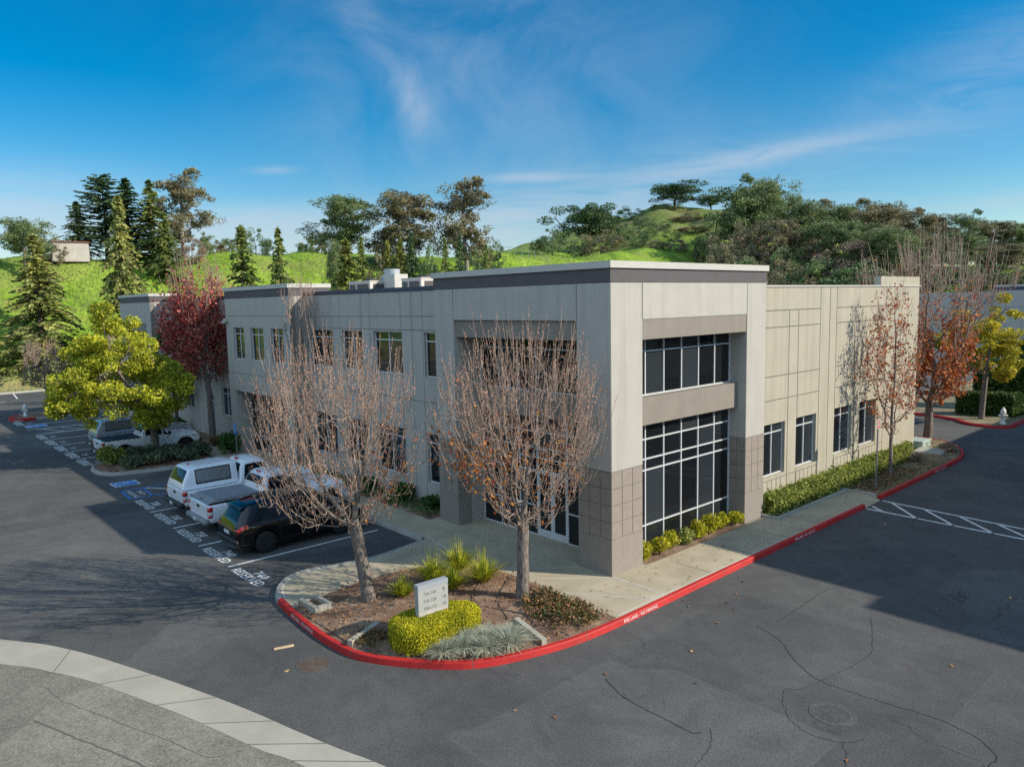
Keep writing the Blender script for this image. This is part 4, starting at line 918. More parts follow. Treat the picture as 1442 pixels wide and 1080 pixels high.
    if bed == 'tacoma':
        mb = MB(); rbox(mb, -w+.06, w-.06, y0+.2, ye, bz-.01, bz+.03, .02); mb.build('bed_cover', M['plastic'], t)
    return t
suv((-10.78, -4.76, ZR), .0, 'black sport utility vehicle with black wheels parked in the first stall nearest the bare trees')
pickup((-13.92, -4.13, ZR), .0, 'white pickup truck with a flat grey bed cover parked beside the black SUV', 5.8, 1.0, 3.7, 1.25, (-.75, -.45, .35, 1.15), M['carwhite'], bedz=1.16, hood=1.2, roof=1.92, bed='tonneau', bumper='cover', lampz=(.74, 1.1), R=.41)
pickup((-16.92, -4.0, ZR), .0, 'white pickup truck with a white camper shell and grey side window', 5.8, 1.0, 3.7, 1.25, (-.55, -.25, .55, 1.2), M['carwhite'], bedz=1.12, hood=1.16, roof=1.95, bed='shell', bumper='plastic', lampz=(.74, 1.1), R=.41)
pickup((-31.45, -3.6, ZR), .0, 'white pickup truck with black bumpers partly behind the yellow-green tree in the island', 5.39, .93, 3.24, 1.2, (-.55, -.25, .45, 1.15), M['carwhite'], bedz=1.12, hood=1.12, roof=1.78, crew=True, bed='tacoma', flare=True, R=.38)
pickup((-34.25, -3.1, ZR), .0, 'silver pickup truck with a shell half hidden beyond the white truck with black bumpers', 5.6, .97, 3.5, 1.25, (-.5, -.2, .55, 1.2), M['carsilver'], bedz=1.12, hood=1.14, roof=1.86, bed='shell', R=.4)
# ------------------------------------------------------------------ plants
def skeleton(rng, att, trunk, step=.2, kill=.3, infl=3., iters=80, up=.0, jit=.12):
    """space colonisation: nodes grow from the trunk towards the attraction points"""
    N = [np.array(p, float) for p in trunk]; par = [-1]+list(range(len(trunk)-1)); att = np.asarray(att, float); alive = np.ones(len(att), bool)
    for _ in range(iters):
        kd = kdtree.KDTree(len(N))
        for i_, p in enumerate(N): kd.insert(p, i_)
        kd.balance(); acc = {}
        for a in np.nonzero(alive)[0]:
            co, i_, d = kd.find(att[a])
            if d < kill: alive[a] = False; continue
            if d < infl: v = att[a]-N[i_]; acc.setdefault(i_, []).append(v/np.linalg.norm(v))
        if not acc: break
        for i_, L in acc.items():
            v = np.mean(L, 0)+np.array([0, 0, up])+rng.normal(0, jit, 3); v /= np.linalg.norm(v)+1e-9
            N.append(N[i_]+v*step); par.append(i_)
        if len(N) > 6000: break
    return np.array(N), np.array(par)
def radii(N, par, r0, p=2.3, rmax=None):
    acc = np.zeros(len(N)); nch = np.zeros(len(N), int)
    for i_ in range(len(N)-1, -1, -1):
        if acc[i_] == 0: acc[i_] = r0**p
        if par[i_] >= 0: acc[par[i_]] += acc[i_]; nch[par[i_]] += 1
    r = acc**(1/p)
    if rmax: r = r*np.minimum(1, 1)*(rmax/r.max())**np.clip((r-r0)/(r.max()-r0+1e-9), 0, 1)
    return r, nch
def chains(N, par, r):
    ch = {}
    for i_, p in enumerate(par):
        if p >= 0: ch.setdefault(p, []).append(i_)
    starts = [(0, -1)]; out = []
    while starts:
        s_, pr = starts.pop(); c = ([pr] if pr >= 0 else [])+[s_]; k = s_
        while k in ch:
            kids = sorted(ch[k], key=lambda q: -r[q]); 
            for q in kids[1:]: starts.append((q, k))
            k = kids[0]; c.append(k)
        out.append(c)
    return out
def limbs(mb, N, par, r, thick=.03, n_hi=7, n_lo=4, m=0, lo=None, only=None):
    for c in chains(N, par, r):
        P = N[c].copy(); R = r[c].copy()
        if len(c) > 1 and R[0] > R[1]*1.5: R[0] = R[1]*1.15
        if len(P) > 4: P[1:-1] = .25*P[:-2]+.5*P[1:-1]+.25*P[2:]
        if lo is None: mb.tube(P, R, n_hi if R.max() > thick else n_lo, m, False)
        else:
            k = int((R > lo).sum())
            if k > 1: mb.tube(P[:k+(k < len(P))], R[:k+(k < len(P))], n_hi, m, False)
    return mb
def leaves(mb, C, size, rng, m=0, aspect=.55, flat=0., sv=.35, droop=0., D=None):
    """one rhombic leaf (or spray) at each point; flat pulls the blades horizontal, D gives directions"""
    C = np.asarray(C, float); n = len(C)
    if n == 0: return
    a = rng.normal(size=(n, 3)) if D is None else np.asarray(D, float)+rng.normal(0, .35, (n, 3)); a[:, 2] = a[:, 2]*(1-flat)-droop; a /= np.linalg.norm(a, axis=1, keepdims=True)+1e-9
    b = rng.normal(size=(n, 3)); b[:, 2] *= (1-flat); b -= a*(a*b).sum(1, keepdims=True); b /= np.linalg.norm(b, axis=1, keepdims=True)+1e-9
    s_ = size*(1+rng.uniform(-sv, sv, (n, 1))); a = a*s_*.5; b = b*s_*.5*aspect; up = np.cross(a, b); up /= np.linalg.norm(up, axis=1, keepdims=True)+1e-9
    k = up*s_*.08
    V = np.stack([C-a, C+b-a*.1+k, C+a, C-b-a*.1+k], 1).reshape(-1, 3); i_ = np.arange(n)[:, None]*4
    mb.arr(V, i_+np.array([[0, 1, 2, 3]]), m)
def ellip(rng, n, c, r, shell=.0):
    v = rng.normal(size=(n, 3)); v /= np.linalg.norm(v, axis=1, keepdims=True); q = rng.uniform(shell**3, 1, (n, 1))**(1/3)
    return np.array(c)+v*q*np.array(r)
def envelope(rng, n, zs, rs, c=(0, 0), shell=0., irr=0.):
    zs = np.array(zs); rs = np.array(rs); P = []; top = rs.max(); ph = rng.uniform(0, 6.3, 6)
    while len(P) < n:
        z = rng.uniform(zs[0], zs[-1]); R = np.interp(z, zs, rs)
        if rng.uniform(0, top*top) > R*R: continue
        a = rng.uniform(0, 2*PI); q = R*math.sqrt(rng.uniform(shell, 1))*(1+irr*(.5*math.sin(2*a+ph[0]+z*.5)+.35*math.sin(3*a+ph[1]-z*.9)+.3*math.sin(5*a+ph[2]+z*1.3))); P.append((c[0]+q*math.cos(a), c[1]+q*math.sin(a), z))
    return np.array(P)

def bare_pear(name, label, loc, lean, zs, rs, seed, nleaf, leafside=None, shoot=.75, trunk_r=.17, natt=1550, fork=1.45, group=None, top=None, leafm='fewleaf', twn=3, lsz=.10, rmul=1., cat='tree', budk=1.):
    rng = np.random.default_rng(seed); t = thing(name, label, cat, loc, 0, group)
    tr = [(lean[0]*z/fork*.35+.02*math.sin(z*3), lean[1]*z/fork*.35, z) for z in np.linspace(-.12, fork, 9)]
    f = tr[-1]; ctr = (f[0]+lean[0], f[1]+lean[1]); base = len(tr)
    trunk = list(tr); N0 = [np.array(p) for p in trunk]
    att = envelope(rng, natt, zs, rs, ctr, .05, .38)
    N, par = skeleton(rng, att, trunk, .17, .22, 2.2, 70, .14, .07)
    r, nch = radii(N, par, .0060*rmul, 2.15)
    k = trunk_r/r[0]; r = np.where(r > .02, r*(1+(k-1)*np.clip((r-.02)/(r[0]-.02), 0, 1)), r)
    r[:base] *= np.linspace(1.22, .95, base)**.9
    mb = MB(); limbs(mb, N, par, r, .03, 8, 4, lo=.024); mb.build('trunk', M['pearbark'], t, True)
    # fine wood: the thin part of every chain, plus upright shoots from the outer nodes
    mb = MB(); tips = []
    for c in chains(N, par, r):
        R = r[c]; k0 = max(0, int((R > .024).sum())-1); P = N[c][k0:]
        if len(P) > 1: mb.tube(P, np.minimum(R[k0:]*.9, .024*rmul), 4 if R[k0:].max() > .016 else twn, 0, False)
    zlo = zs[0]
    thin = [i_ for i_ in range(base, len(N)) if r[i_] < .022]
    bp = []
    for i_ in thin:
        q = 1 if nch[i_] == 0 else (.60 if N[i_][2] > zlo+.5 else .42)
        if rng.uniform() > q: continue
        h = (N[i_][2]-zs[0])/(zs[-1]-zs[0]); L = shoot*rng.uniform(.35, 1.1)*(.55+.75*h); out = N[i_][:2]-np.array(ctr); out = out/(np.linalg.norm(out)+.3)
        d = np.array([out[0]*(.55-.40*h)+rng.normal(0, .15), out[1]*(.55-.40*h)+rng.normal(0, .15), .75+.5*h]); d /= np.linalg.norm(d)
        n = 5; ts = np.linspace(0, 1, n); P = N[i_]+np.outer(ts*L, d)+np.outer(ts**2*L*.22, [0, 0, 1])+rng.normal(0, .012, (n, 3))*ts[:, None]
        mb.tube(P, np.linspace(.0070, .0040, n)*rmul, 3, 0, False)
        for s_ in np.arange(.12, 1.001, .115/L): bp.append(P[0]+(P[-1]-P[0])*s_+rng.normal(0, .016, 3))
        tips.append(P[int(rng.integers(1, n))])
        if rng.uniform() < .5:
            a = P[2]; e = rng.normal(0, 1, 3); e[2] = abs(e[2])*.6; e /= np.linalg.norm(e); mb.tube([a, a+e*.12, a+e*.2+np.array([0, 0, .07])], [.006, .005, .004], 3, 0, False); bp.append(a+e*.2+np.array([0, 0, .07]))
    cr = mb.build('crown', M['twig'], t, True)
    b = MB(); bp = np.array(bp); leaves(b, bp, .055*budk, rng, 0, .6, D=np.tile([0, 0, 1.], (len(bp), 1))); b.build('bud_foliage', M['bud'], cr)
    if nleaf:
        b = MB(); pts = np.array(tips+[N[i_] for i_ in thin])
        w = np.ones(len(pts)) if leafside is None else np.exp(-((pts-np.array(leafside[0]))**2/np.array(leafside[1])**2).sum(1))+.004
        ix = rng.choice(len(pts), nleaf, p=w/w.sum()); leaves(b, pts[ix]+rng.normal(0, lsz*.7, (nleaf, 3)), lsz, rng, 0, .7, droop=.5); b.build('leaves', M[leafm], cr)
    return t

def leafy(name, label, loc, seed, trunk_h, trunk_r, zs, rs, leafm, nclump, per, lsize, csize, ctr=(0, 0), bark='bark', lean=(0, 0), cat='tree', group=None, natt=140, step=.35, gaps=.0, scale=1, clumps=None, flat=.2, twig=.02, inner=.25, spray=None):
    """a broadleaf tree: trunk, limbs by colonisation towards its leaf clumps, leaves in the clumps"""
    rng = np.random.default_rng(seed); t = thing(name, label, cat, loc, 0, group)
    C = envelope(rng, nclump, zs, rs, ctr, inner, .32) if clumps is None else np.array(clumps, float)
    tr = [(lean[0]*z/trunk_h, lean[1]*z/trunk_h, z) for z in np.linspace(-.15, trunk_h, max(3, int(trunk_h/step)+1))]
    N, par = skeleton(rng, C, tr, step, step*1.2, 40, 90, .06, .1); r, nch = radii(N, par, twig, 2.3); k = trunk_r/r[0]
    r = r*(1+(k-1)*np.clip((r-twig)/(r[0]-twig), 0, 1)); r[0] *= 1.25
    mb = MB(); limbs(mb, N, par, r, .06, 7, 4); mb.build('trunk', M[bark], t, True)
    b = MB()
    for c in C:
        q = csize*rng.uniform(.6, 1.25); n = int(per*rng.uniform(.6, 1.3)*(q/csize)**2)
        leaves(b, ellip(rng, n, c, (q, q, q*.72), .35), lsize, rng, 0, .62, flat, droop=.15)
    b.build('crown', M[leafm], t)
    return t
# shared shapes for the far trees: (trunk mesh, crown mesh), about 12 m high, 8 m wide
def shape_euc(seed, leafm='euc', h=14., w=4.2, nb=9, dens=1., fork=.28):
    rng = np.random.default_rng(seed); C = []; R = []
    for k in range(nb):
        z = h*(fork+.1+(.9-fork)*(k+.5)/nb); a = k*2.4+rng.uniform(-.5, .5); q = w*(.35+.6*math.sin(PI*min(1, (z/h-.2)/.85)**.9))*rng.uniform(.55, 1)
        C.append((q*math.cos(a), q*math.sin(a), z)); R.append(w*.42*rng.uniform(.75, 1.2))
        for _ in range(3): C.append((q*.6*math.cos(a)+rng.normal(0, w*.25), q*.6*math.sin(a)+rng.normal(0, w*.25), z+rng.normal(0, h*.07))); R.append(w*.30*rng.uniform(.7, 1.25))
    C.append((0, 0, h*.93)); R.append(w*.42)
    tr = [(rng.normal(0, .08)*z*.15, rng.normal(0, .08)*z*.15, z) for z in np.linspace(-1.0, h*fork, 6)]
    N, par = skeleton(rng, C, tr, .6, .8, 60, 60, .1, .08); r, _ = radii(N, par, .05, 2.2); r *= .30/r[0] if r[0] < .3 else 1
    mb = MB(); limbs(mb, N, par, r, .1, 6, 4); tm = mb.build('trunk', M['eucbark'], None, True).data
    b = MB()
    for c, q in zip(C, R):
        for _ in range(7):
            cc = ellip(rng, 1, c, (q, q, q*.9))[0]; leaves(b, ellip(rng, int(50*dens), cc, (q*.5, q*.5, q*.45)), .33, rng, 0, .5, .1, droop=.7)
    cm = b.build('crown', M[leafm]).data; drop(); return tm, cm
def drop():
    for n in ('trunk', 'crown'):
        o = bpy.data.objects.get(n)
        if o is not None and o.parent is None: bpy.data.objects.remove(o)
def shape_round(seed, leafm='oak', h=8., w=4., n=46, dens=1., low=.12):
    rng = np.random.default_rng(seed); zs = np.array([low, .3, .55, .8, 1.])*h; rs = np.array([.55, .95, 1., .72, .2])*w
    C = envelope(rng, n, zs, rs, (0, 0), .35); tr = [(0, 0, z) for z in np.linspace(-.8, h*.22, 5)]
    N, par = skeleton(rng, C, tr, .5, .7, 60, 60, .1, .1); r, _ = radii(N, par, .04, 2.2); mb = MB(); limbs(mb, N, par, r, .1, 6, 4); tm = mb.build('trunk', M['bark'], None, True).data
    b = MB()
    for c in C: q = w*.24*rng.uniform(.6, 1.3); leaves(b, ellip(rng, int(100*dens), c, (q, q, q*.75), .3), .29, rng, 0, .65, .1)
    cm = b.build('crown', M[leafm]).data; drop(); return tm, cm
def shape_umbrella(seed, leafm='needlesdark', h=10., w=5.5):
    rng = np.random.default_rng(seed); C = [(rng.normal(0, w*.42), rng.normal(0, w*.42), h*(.70+.24*rng.uniform())) for _ in range(36)]+[(rng.normal(0, w*.5), rng.normal(0, w*.5), h*rng.uniform(.38, .65)) for _ in range(16)]
    tr = [(.1*math.sin(z), .05*z, z) for z in np.linspace(-1, h*.3, 5)]
    N, par = skeleton(rng, C, tr, .5, .7, 60, 60, .05, .12); r, _ = radii(N, par, .06, 2.2); mb = MB(); limbs(mb, N, par, r, .1, 6, 4); tm = mb.build('trunk', M['bark'], None, True).data
    b = MB()
    for c in C: q = w*.28*rng.uniform(.7, 1.25); leaves(b, ellip(rng, 190, c, (q, q, q*.62), .2), .42, rng, 0, .55, .3)
    cm = b.build('crown', M[leafm]).data; drop(); return tm, cm
def shape_conifer(seed, leafm='needles', h=12., w=3.6, droop=.45, dens=1., base=.06, ragged=.3, taper=1.02):
    rng = np.random.default_rng(seed); mb = MB(); mb.tube([(0, 0, -1.2), (0, 0, 0), (.04, .02, h*.5), (0, 0, h*.985)], [.24, .21, .12, .015], 7, 0, False)
    b = MB(); z = h*base; C = []; D = []
    while z < h*.985:
        t_ = (z/h-base)/(1-base); L0 = w*((1-t_)**taper)*rng.uniform(.74, 1.16)*(.35+.65*min(1, (t_+.12)/.22))+.12; nb = int(rng.integers(4, 7))
        for k in range(nb):
            L = L0*(1-ragged*rng.uniform()); a = rng.uniform(0, 2*PI); rise = .22+.3*t_; n = max(3, int(L/.20*dens)); s_ = np.linspace(.12, 1, n)
            P = np.stack([np.cos(a)*L*s_, np.sin(a)*L*s_, z+L*(rise*s_-droop*1.35*s_**2.2)], 1)
            if L > .9: mb.tube(P[::max(1, n//4)], np.linspace(.045, .012, len(P[::max(1, n//4)])), 3, 0, False)
            wd = .34*np.sin(PI*np.clip(s_*.85+.12, 0, 1))*min(1.2, .35+L*.28)
            for q in range(3):
                off_ = rng.uniform(-1, 1, n)*wd; pp = P+np.stack([-np.sin(a)*off_, np.cos(a)*off_, -np.abs(off_)*.25+rng.normal(0, .05, n)], 1); C.append(pp)
                D.append(np.stack([np.cos(a)*.8-np.sin(a)*np.sign(off_)*.6, np.sin(a)*.8+np.cos(a)*np.sign(off_)*.6, np.full(n, -.25)], 1))
        z += h*.0125+.14*(1-t_)+.05
    C = np.concatenate(C); D = np.concatenate(D); leaves(b, C, .46, rng, 0, .42, .35, D=D, droop=.12)
    tip = np.stack([np.zeros(12), np.zeros(12), h*np.linspace(.93, 1.0, 12)], 1); leaves(b, tip+rng.normal(0, .05, (12, 3)), .3, rng, 0, .4, D=np.tile([0, 0, 1.], (12, 1)))
    tm = mb.build('trunk', M['bark'], None, True).data; cm = b.build('crown', M[leafm]).data; drop(); return tm, cm
FAT = dict(cedar_tree=1.55, pine_tree=1.4, cypress_tree=1.6, conifer_tree=2.1, eucalyptus_tree=1.3)
def plant(shape, ref, name, label, px, top, dist, wpx, group=None, cat='tree', base=None, rot=None, sink=.2):
    """stand a copy of a shared shape at photo column px and distance dist, as tall and wide as it looks"""
    x, y, zt = bear(px, dist, top); zb = hzf(x, y)-sink if base is None else base
    h = max(1.5, zt-zb); w = wpx*dist/FPX/2*FAT.get(name, 1.15)
    t = thing(name, label, cat, (x, y, zb), RND.uniform(0, 6.3) if rot is None else rot, group, (w/ref[1], w/ref[1], h/ref[0]))
    link('trunk', shape[0], t); link('crown', shape[1], t); return t
EU = [(shape_euc(s_, m, 14, 4.2, nb, d, f), (14.2, 4.6)) for s_, m, nb, d, f in ((1, 'euc', 9, 1, .28), (2, 'eucbrown', 8, 1.1, .2), (3, 'euc', 11, 1.1, .15), (4, 'eucbrown', 10, 1.2, .12), (5, 'euc', 8, .9, .4))]
EU.append((shape_euc(6, 'eucbrown', 18, 3.6, 12, .75, .22), (18.2, 4.0)))
RO = [(shape_round(s_, m, 8, 4, n, d), (8.4, 4.4)) for s_, m, n, d in ((11, 'oak', 46, 1, ), (12, 'eucbrown', 50, 1), (13, 'oak', 40, .9), (14, 'rust', 48, 1))]
UM = [(shape_umbrella(21), (10, 5.8)), (shape_umbrella(22), (10, 5.8))]
CO = [(shape_conifer(31, 'needles', 12, 3.6), (12, 3.3)), (shape_conifer(32, 'needles', 12, 3.4, .35, ragged=.45), (12, 3.1)), (shape_conifer(33, 'needlesdark', 14, 3.8, .3), (14, 3.5)), (shape_conifer(34, 'needlesgold', 10, 2.8, .35), (10, 2.6)), (shape_conifer(35, 'needlesdark', 14, 4.6, .12, base=.24, ragged=.55, taper=.5), (14, 4.2)), (shape_conifer(36, 'needleslight', 13, 4.0, .5, ragged=.38), (13, 3.7))]
def pl(s_, *a, **k): return plant(s_[0], s_[1], *a, **k)
# the hill on the left
pl(CO[5], 'cedar_tree', 'pale green cedar with drooping tiers at the left edge of the grassy hill', 46, 330, 100, 92, sink=.5)
pl(EU[4], 'broadleaf_tree', 'loose olive-brown tree top rising behind the cedar at the left edge', 30, 310, 116, 60)
pl(CO[5], 'cedar_tree', 'tallest pale green cedar standing on the slope left of the office building', 165, 274, 97, 74, sink=.5)
pl(CO[4], 'pine_tree', 'tall dark pine with a broad rounded top on the ridge', 142, 246, 124, 72)
pl(CO[2], 'cedar_tree', 'dark pointed cedar right behind the broad dark pine on the ridge', 176, 250, 122, 70)
pl(CO[1], 'cedar_tree', 'dark feathery cedar on the ridge between the pointed cedar and the reddish tree', 209, 252, 120, 56)
pl(CO[1], 'cedar_tree', 'small feathery conifer at the left end of the ridge row above the shed', 106, 283, 126, 40)
pl(CO[0], 'cedar_tree', 'short bushy olive conifer below the reddish tree on the ridge', 230, 298, 116, 44)
pl(EU[1], 'eucalyptus_tree', 'reddish brown open crowned tree at the right end of the ridge row', 251, 248, 126, 66)
pl(RO[1], 'round_shrub', 'olive round bush beside the shed on the ridge', 70, 333, 120, 34, cat='shrub')
pl(RO[3], 'broadleaf_tree', 'small red brown tree just right of the ridge row', 268, 330, 122, 30)
for k, (px, top, w) in enumerate(((290, 334, 26), (308, 341, 22), (322, 338, 20), (436, 336, 18), (452, 332, 22), (424, 344, 18))):
    pl(EU[k % 3], 'distant_tree', 'small distant tree on the skyline behind the grassy ridge', px, top, 190+k*5, w, group='distant trees on the skyline')
pl(RO[0], 'round_tree', 'rounded green tree on the skyline between the two pointed cedars', 358, 319, 150, 42)
pl(CO[1], 'cedar_tree', 'pointed cedar with a thin tip on the slope right of the crimson tree', 338, 316, 92, 72, sink=1.)
pl(CO[0], 'cedar_tree', 'narrow dark cedar on the slope above the left bay parapet', 391, 319, 94, 58, sink=1.)
pl(CO[3], 'cypress_tree', 'bushy golden green conifer on the slope left of the roof units', 486, 336, 92, 66, sink=1.)
pl(EU[2], 'eucalyptus_tree', 'wide grey-green eucalyptus, leftmost of the three big ones on the skyline', 484, 283, 140, 84)
pl(EU[3], 'eucalyptus_tree', 'broad brown-green eucalyptus, middle of the three big ones on the skyline', 561, 276, 140, 88)
pl(EU[5], 'eucalyptus_tree', 'tallest eucalyptus with bare limbs and separate clumps, right of the other two big ones', 653, 254, 140, 72)
for k, (px, top, w, s_) in enumerate(((528, 350, 40, RO[1]), (508, 332, 26, CO[0]), (545, 338, 22, CO[3]), (563, 336, 28, CO[3]), (578, 326, 30, CO[2]), (600, 338, 36, RO[0]), (626, 333, 22, CO[0]), (647, 325, 24, CO[2]), (668, 344, 34, RO[0]), (684, 342, 26, CO[0]), (470, 345, 34, EU[2]))):
    lab = ['round dome of a bush on the slope behind the silver exhaust unit', 'slim conifer under the leftmost big eucalyptus', 'thin golden conifer just left of the middle big eucalyptus', 'golden conifer right behind the silver exhaust unit', 'dark conifer under the right side of the middle big eucalyptus', 'round dark bush between the middle and the tallest eucalyptus', 'slim pointed conifer left of the tallest eucalyptus', 'dark conifer directly in front of the tallest eucalyptus', 'round leafy tree at the foot of the tallest eucalyptus', 'small conifer right of the tallest eucalyptus', 'low dark trees mass under the leftmost big eucalyptus'][k]
    pl(s_, 'conifer_tree' if s_ in CO else 'round_shrub', lab, px, top, 118, w, cat='tree' if s_ in CO else 'shrub')
pl(RO[0], 'round_tree', 'small dark round tree right of the tallest eucalyptus above the tower roof', 697, 336, 150, 28)
pl(RO[0], 'round_tree', 'rounded dark green tree beside the ridge fence above the tower roof', 778, 319, 172, 42)
pl(RO[2], 'round_tree', 'small dark tree touching the left side of the rounded tree by the ridge fence', 757, 334, 172, 22)
pl(UM[0], 'pine_tree', 'flat topped pine with bare lower limbs above the tower corner', 829, 290, 220, 66)
pl(RO[1], 'oak_tree', 'brown-green oak below the flat topped pine', 846, 322, 190, 62)
pl(RO[2], 'oak_tree', 'dark low oak left of the brown-green oak below the flat topped pine', 818, 334, 195, 40)
pl(RO[0], 'round_tree', 'rounded deep green tree at the left foot of the knoll', 896, 318, 215, 34)
pl(RO[2], 'round_tree', 'smaller rounded tree right of the deep green one at the foot of the knoll', 912, 317, 222, 26)
pl(RO[2], 'oak_tree', 'dark oak on the left shoulder of the knoll', 888, 289, 268, 42)
pl(UM[1], 'pine_tree', 'wide umbrella pine standing on top of the knoll', 950, 260, 272, 54)
pl(RO[2], 'oak_tree', 'dark undergrowth oak under the umbrella pine on the knoll', 938, 284, 266, 44)
pl(UM[0], 'pine_tree', 'small umbrella pine just right of the knoll top', 1001, 276, 278, 30)
pl(RO[3], 'dry_shrub', 'dry greyish brush patch on the face of the knoll', 966, 305, 252, 42, cat='shrub')
pl(RO[3], 'dry_shrub', 'long dry brush low on the face of the knoll', 980, 326, 240, 60, cat='shrub')
for k, (px, dz, w, s_) in enumerate(((930, 312, 30, 2), (946, 322, 26, 0), (975, 298, 24, 1), (990, 312, 34, 2), (1006, 300, 30, 0), (1010, 322, 36, 1), (952, 336, 30, 3), (990, 338, 26, 1), (925, 336, 26, 1), (870, 308, 30, 2), (862, 322, 28, 0), (905, 302, 30, 2))):
    pl(RO[s_], 'hillside_shrub', 'scattered olive bush on the green slope of the knoll', px, dz, 250-dz*.1+40*((330-dz)/40), w, 'bushes on the knoll', 'shrub', base=None)
# the grove on the right
gv = 'eucalyptus grove behind the right wing'
row_top = [(1035, 270, 80), (1062, 262, 46), (1078, 256, 60), (1110, 279, 36), (1140, 288, 70), (1172, 287, 66), (1200, 292, 54), (1232, 287, 62), (1262, 289, 64), (1296, 299, 52), (1330, 305, 46), (1362, 309, 44), (1394, 314, 50), (1425, 326, 34), (1450, 318, 60)]
for k, (px, top, w) in enumerate(row_top):
    pl(EU[(k*2+k//3) % 5], 'eucalyptus_tree', 'tall grey-green eucalyptus in the skyline row of the grove behind the right wing', px, top, 205+(k*13) % 22, w*1.02, group=gv)
for k, (px, top, w, s_) in enumerate(((1012, 338, 46, RO[1]), (1030, 308, 66, RO[1]), (1066, 318, 62, RO[3]), (1052, 346, 60, RO[1]), (1098, 314, 60, EU[3]), (1124, 322, 62, RO[3]), (1108, 346, 60, RO[2]), (1150, 318, 60, EU[2]), (1160, 340, 62, RO[3]), (1190, 330, 66, RO[3]), (1206, 316, 52, EU[2]), (1222, 342, 64, RO[1]), (1250, 326, 66, EU[2]), (1276, 340, 64, RO[2]), (1300, 330, 58, EU[3]), (1330, 340, 62, RO[0]), (1356, 330, 50, EU[0]), (1384, 338, 56, RO[2]), (1410, 346, 52, EU[3]), (1440, 340, 56, RO[0]))):
    n = ['round_tree', 'eucalyptus_tree'][s_ in EU]
    pl(s_, n, ['brown-green bushy tree in the front row of the grove behind the right wing', 'leafy eucalyptus in the front row of the grove behind the right wing'][s_ in EU], px, top, 168+(k*7) % 20, w*1.02, group='front row of the grove')
for k, (px, top, w) in enumerate(((1040, 358, 90), (1095, 362, 90), (1150, 362, 90), (1205, 364, 90), (1262, 366, 90), (1330, 368, 90), (1385, 370, 80), (1435, 372, 80))):
    pl(RO[k % 3], 'undergrowth_shrub', 'dark undergrowth bush at the foot of the grove behind the right wing', px, top, 156, w, group='undergrowth of the grove', cat='shrub')

# the two bare pears in front
bare_pear('pear_tree', 'leafless pear tree leaning left beside the black SUV, first trunk on the planting island', (-3.46, -6.12, .06), (-.52, -.36), (1.95, 2.6, 3.4, 4.2, 5.1, 6.0, 6.75), (1.0, 1.95, 2.5, 2.7, 2.45, 1.9, 1.1), 3, 80, ((1.5, 1., 3.6), (1.2, 1.5, 1.0)))
bare_pear('pear_tree', 'leafless pear tree with scattered orange leaves in front of the glazed entrance', (-.68, -2.99, .06), (.14, .10), (2.05, 2.7, 3.5, 4.3, 5.2, 6.1, 6.85), (1.0, 1.75, 2.25, 2.5, 2.35, 1.85, 1.1), 12, 620, ((-1.0, -.6, 3.7), (1.5, 1.8, .8)), trunk_r=.165, lsz=.115)
# thin bare tree and crimson tree along the left facade
bare_pear('young_tree', 'thin pale bare young tree in front of the left bay of the shaded facade', (-19.0, .1, .02), (-.05, -.05), (5.0, 6.4, 7.6, 8.6, 9.3), (.4, .8, 1.0, .8, .4), 14, 0, shoot=.6, trunk_r=.085, natt=220, fork=4.5, rmul=1.5)
bare_pear('maple_tree', 'crimson leaved tree with bare pale top twigs behind the yellow-green tree', (-31.2, -.05, .02), (-.55, .0), (3.6, 5.0, 6.6, 8.0, 9.4, 10.8), (1.1, 1.9, 2.3, 2.3, 1.9, .9), 16, 11000, ((-.7, 0, 6.7), (2.4, 2.4, 2.1)), shoot=1.1, trunk_r=.16, natt=560, fork=2.6, leafm='redleaf', rmul=1.9)
rt = bpy.data.objects['maple_tree']
for o in list(rt.children_recursive):
    if o.name.startswith('leaves'):
        b = MB(); rng = np.random.default_rng(91); src = np.zeros(len(o.data.vertices)*3); o.data.vertices.foreach_get('co', src); src = src.reshape(-1, 4, 3).mean(1)
        leaves(b, src+rng.normal(0, .18, src.shape), .165, rng, 0, .7, droop=.4); nm = b.build('spare', M['redleaf']); o.data = nm.data; bpy.data.objects.remove(nm)
leafy('evergreen_tree', 'dark green young tree in the shade between the white truck and the facade', (-37.2, -.15, .02), 41, 2.2, .11, (2.2, 3.2, 4.6, 6.0, 6.8), (.9, 1.5, 1.7, 1.2, .4), 'evergreen', 60, 90, .20, .5)
leafy('yellow_green_tree', 'wide yellow-green leaved tree growing from the stall island behind the white shell truck', (-30.0, -3.6, .04), 42, 1.9, .19, (2.0, 3.2, 4.6, 6.2, 7.6, 8.6), (1.6, 2.7, 2.85, 2.3, 1.5, .5), 'yellowleaf', 96, 420, .155, .60, ctr=(.75, -1.8), bark='pearbark', lean=(-.15, -.1), step=.3, flat=.1)
# hill-foot bare trees and shrubs
bare_pear('young_tree', 'small bare greyish tree by the white hydrant at the far end of the parking lot', (-54.8, -4.3, .02), (.0, .0), (1.8, 2.6, 3.6, 4.6, 5.4), (.6, 1.5, 2.0, 1.9, 1.0), 17, 0, trunk_r=.09, natt=340, fork=1.6, budk=1.3, rmul=2.2)
bare_pear('young_tree', 'small bare tree at the hill foot half hidden by the yellow-green tree', (-58.0, 1.5, .02), (.1, .0), (1.8, 2.8, 3.8, 4.8, 5.8), (.6, 1.4, 1.9, 1.8, 1.0), 18, 0, trunk_r=.09, natt=300, fork=1.6, budk=1.3, rmul=2.2)
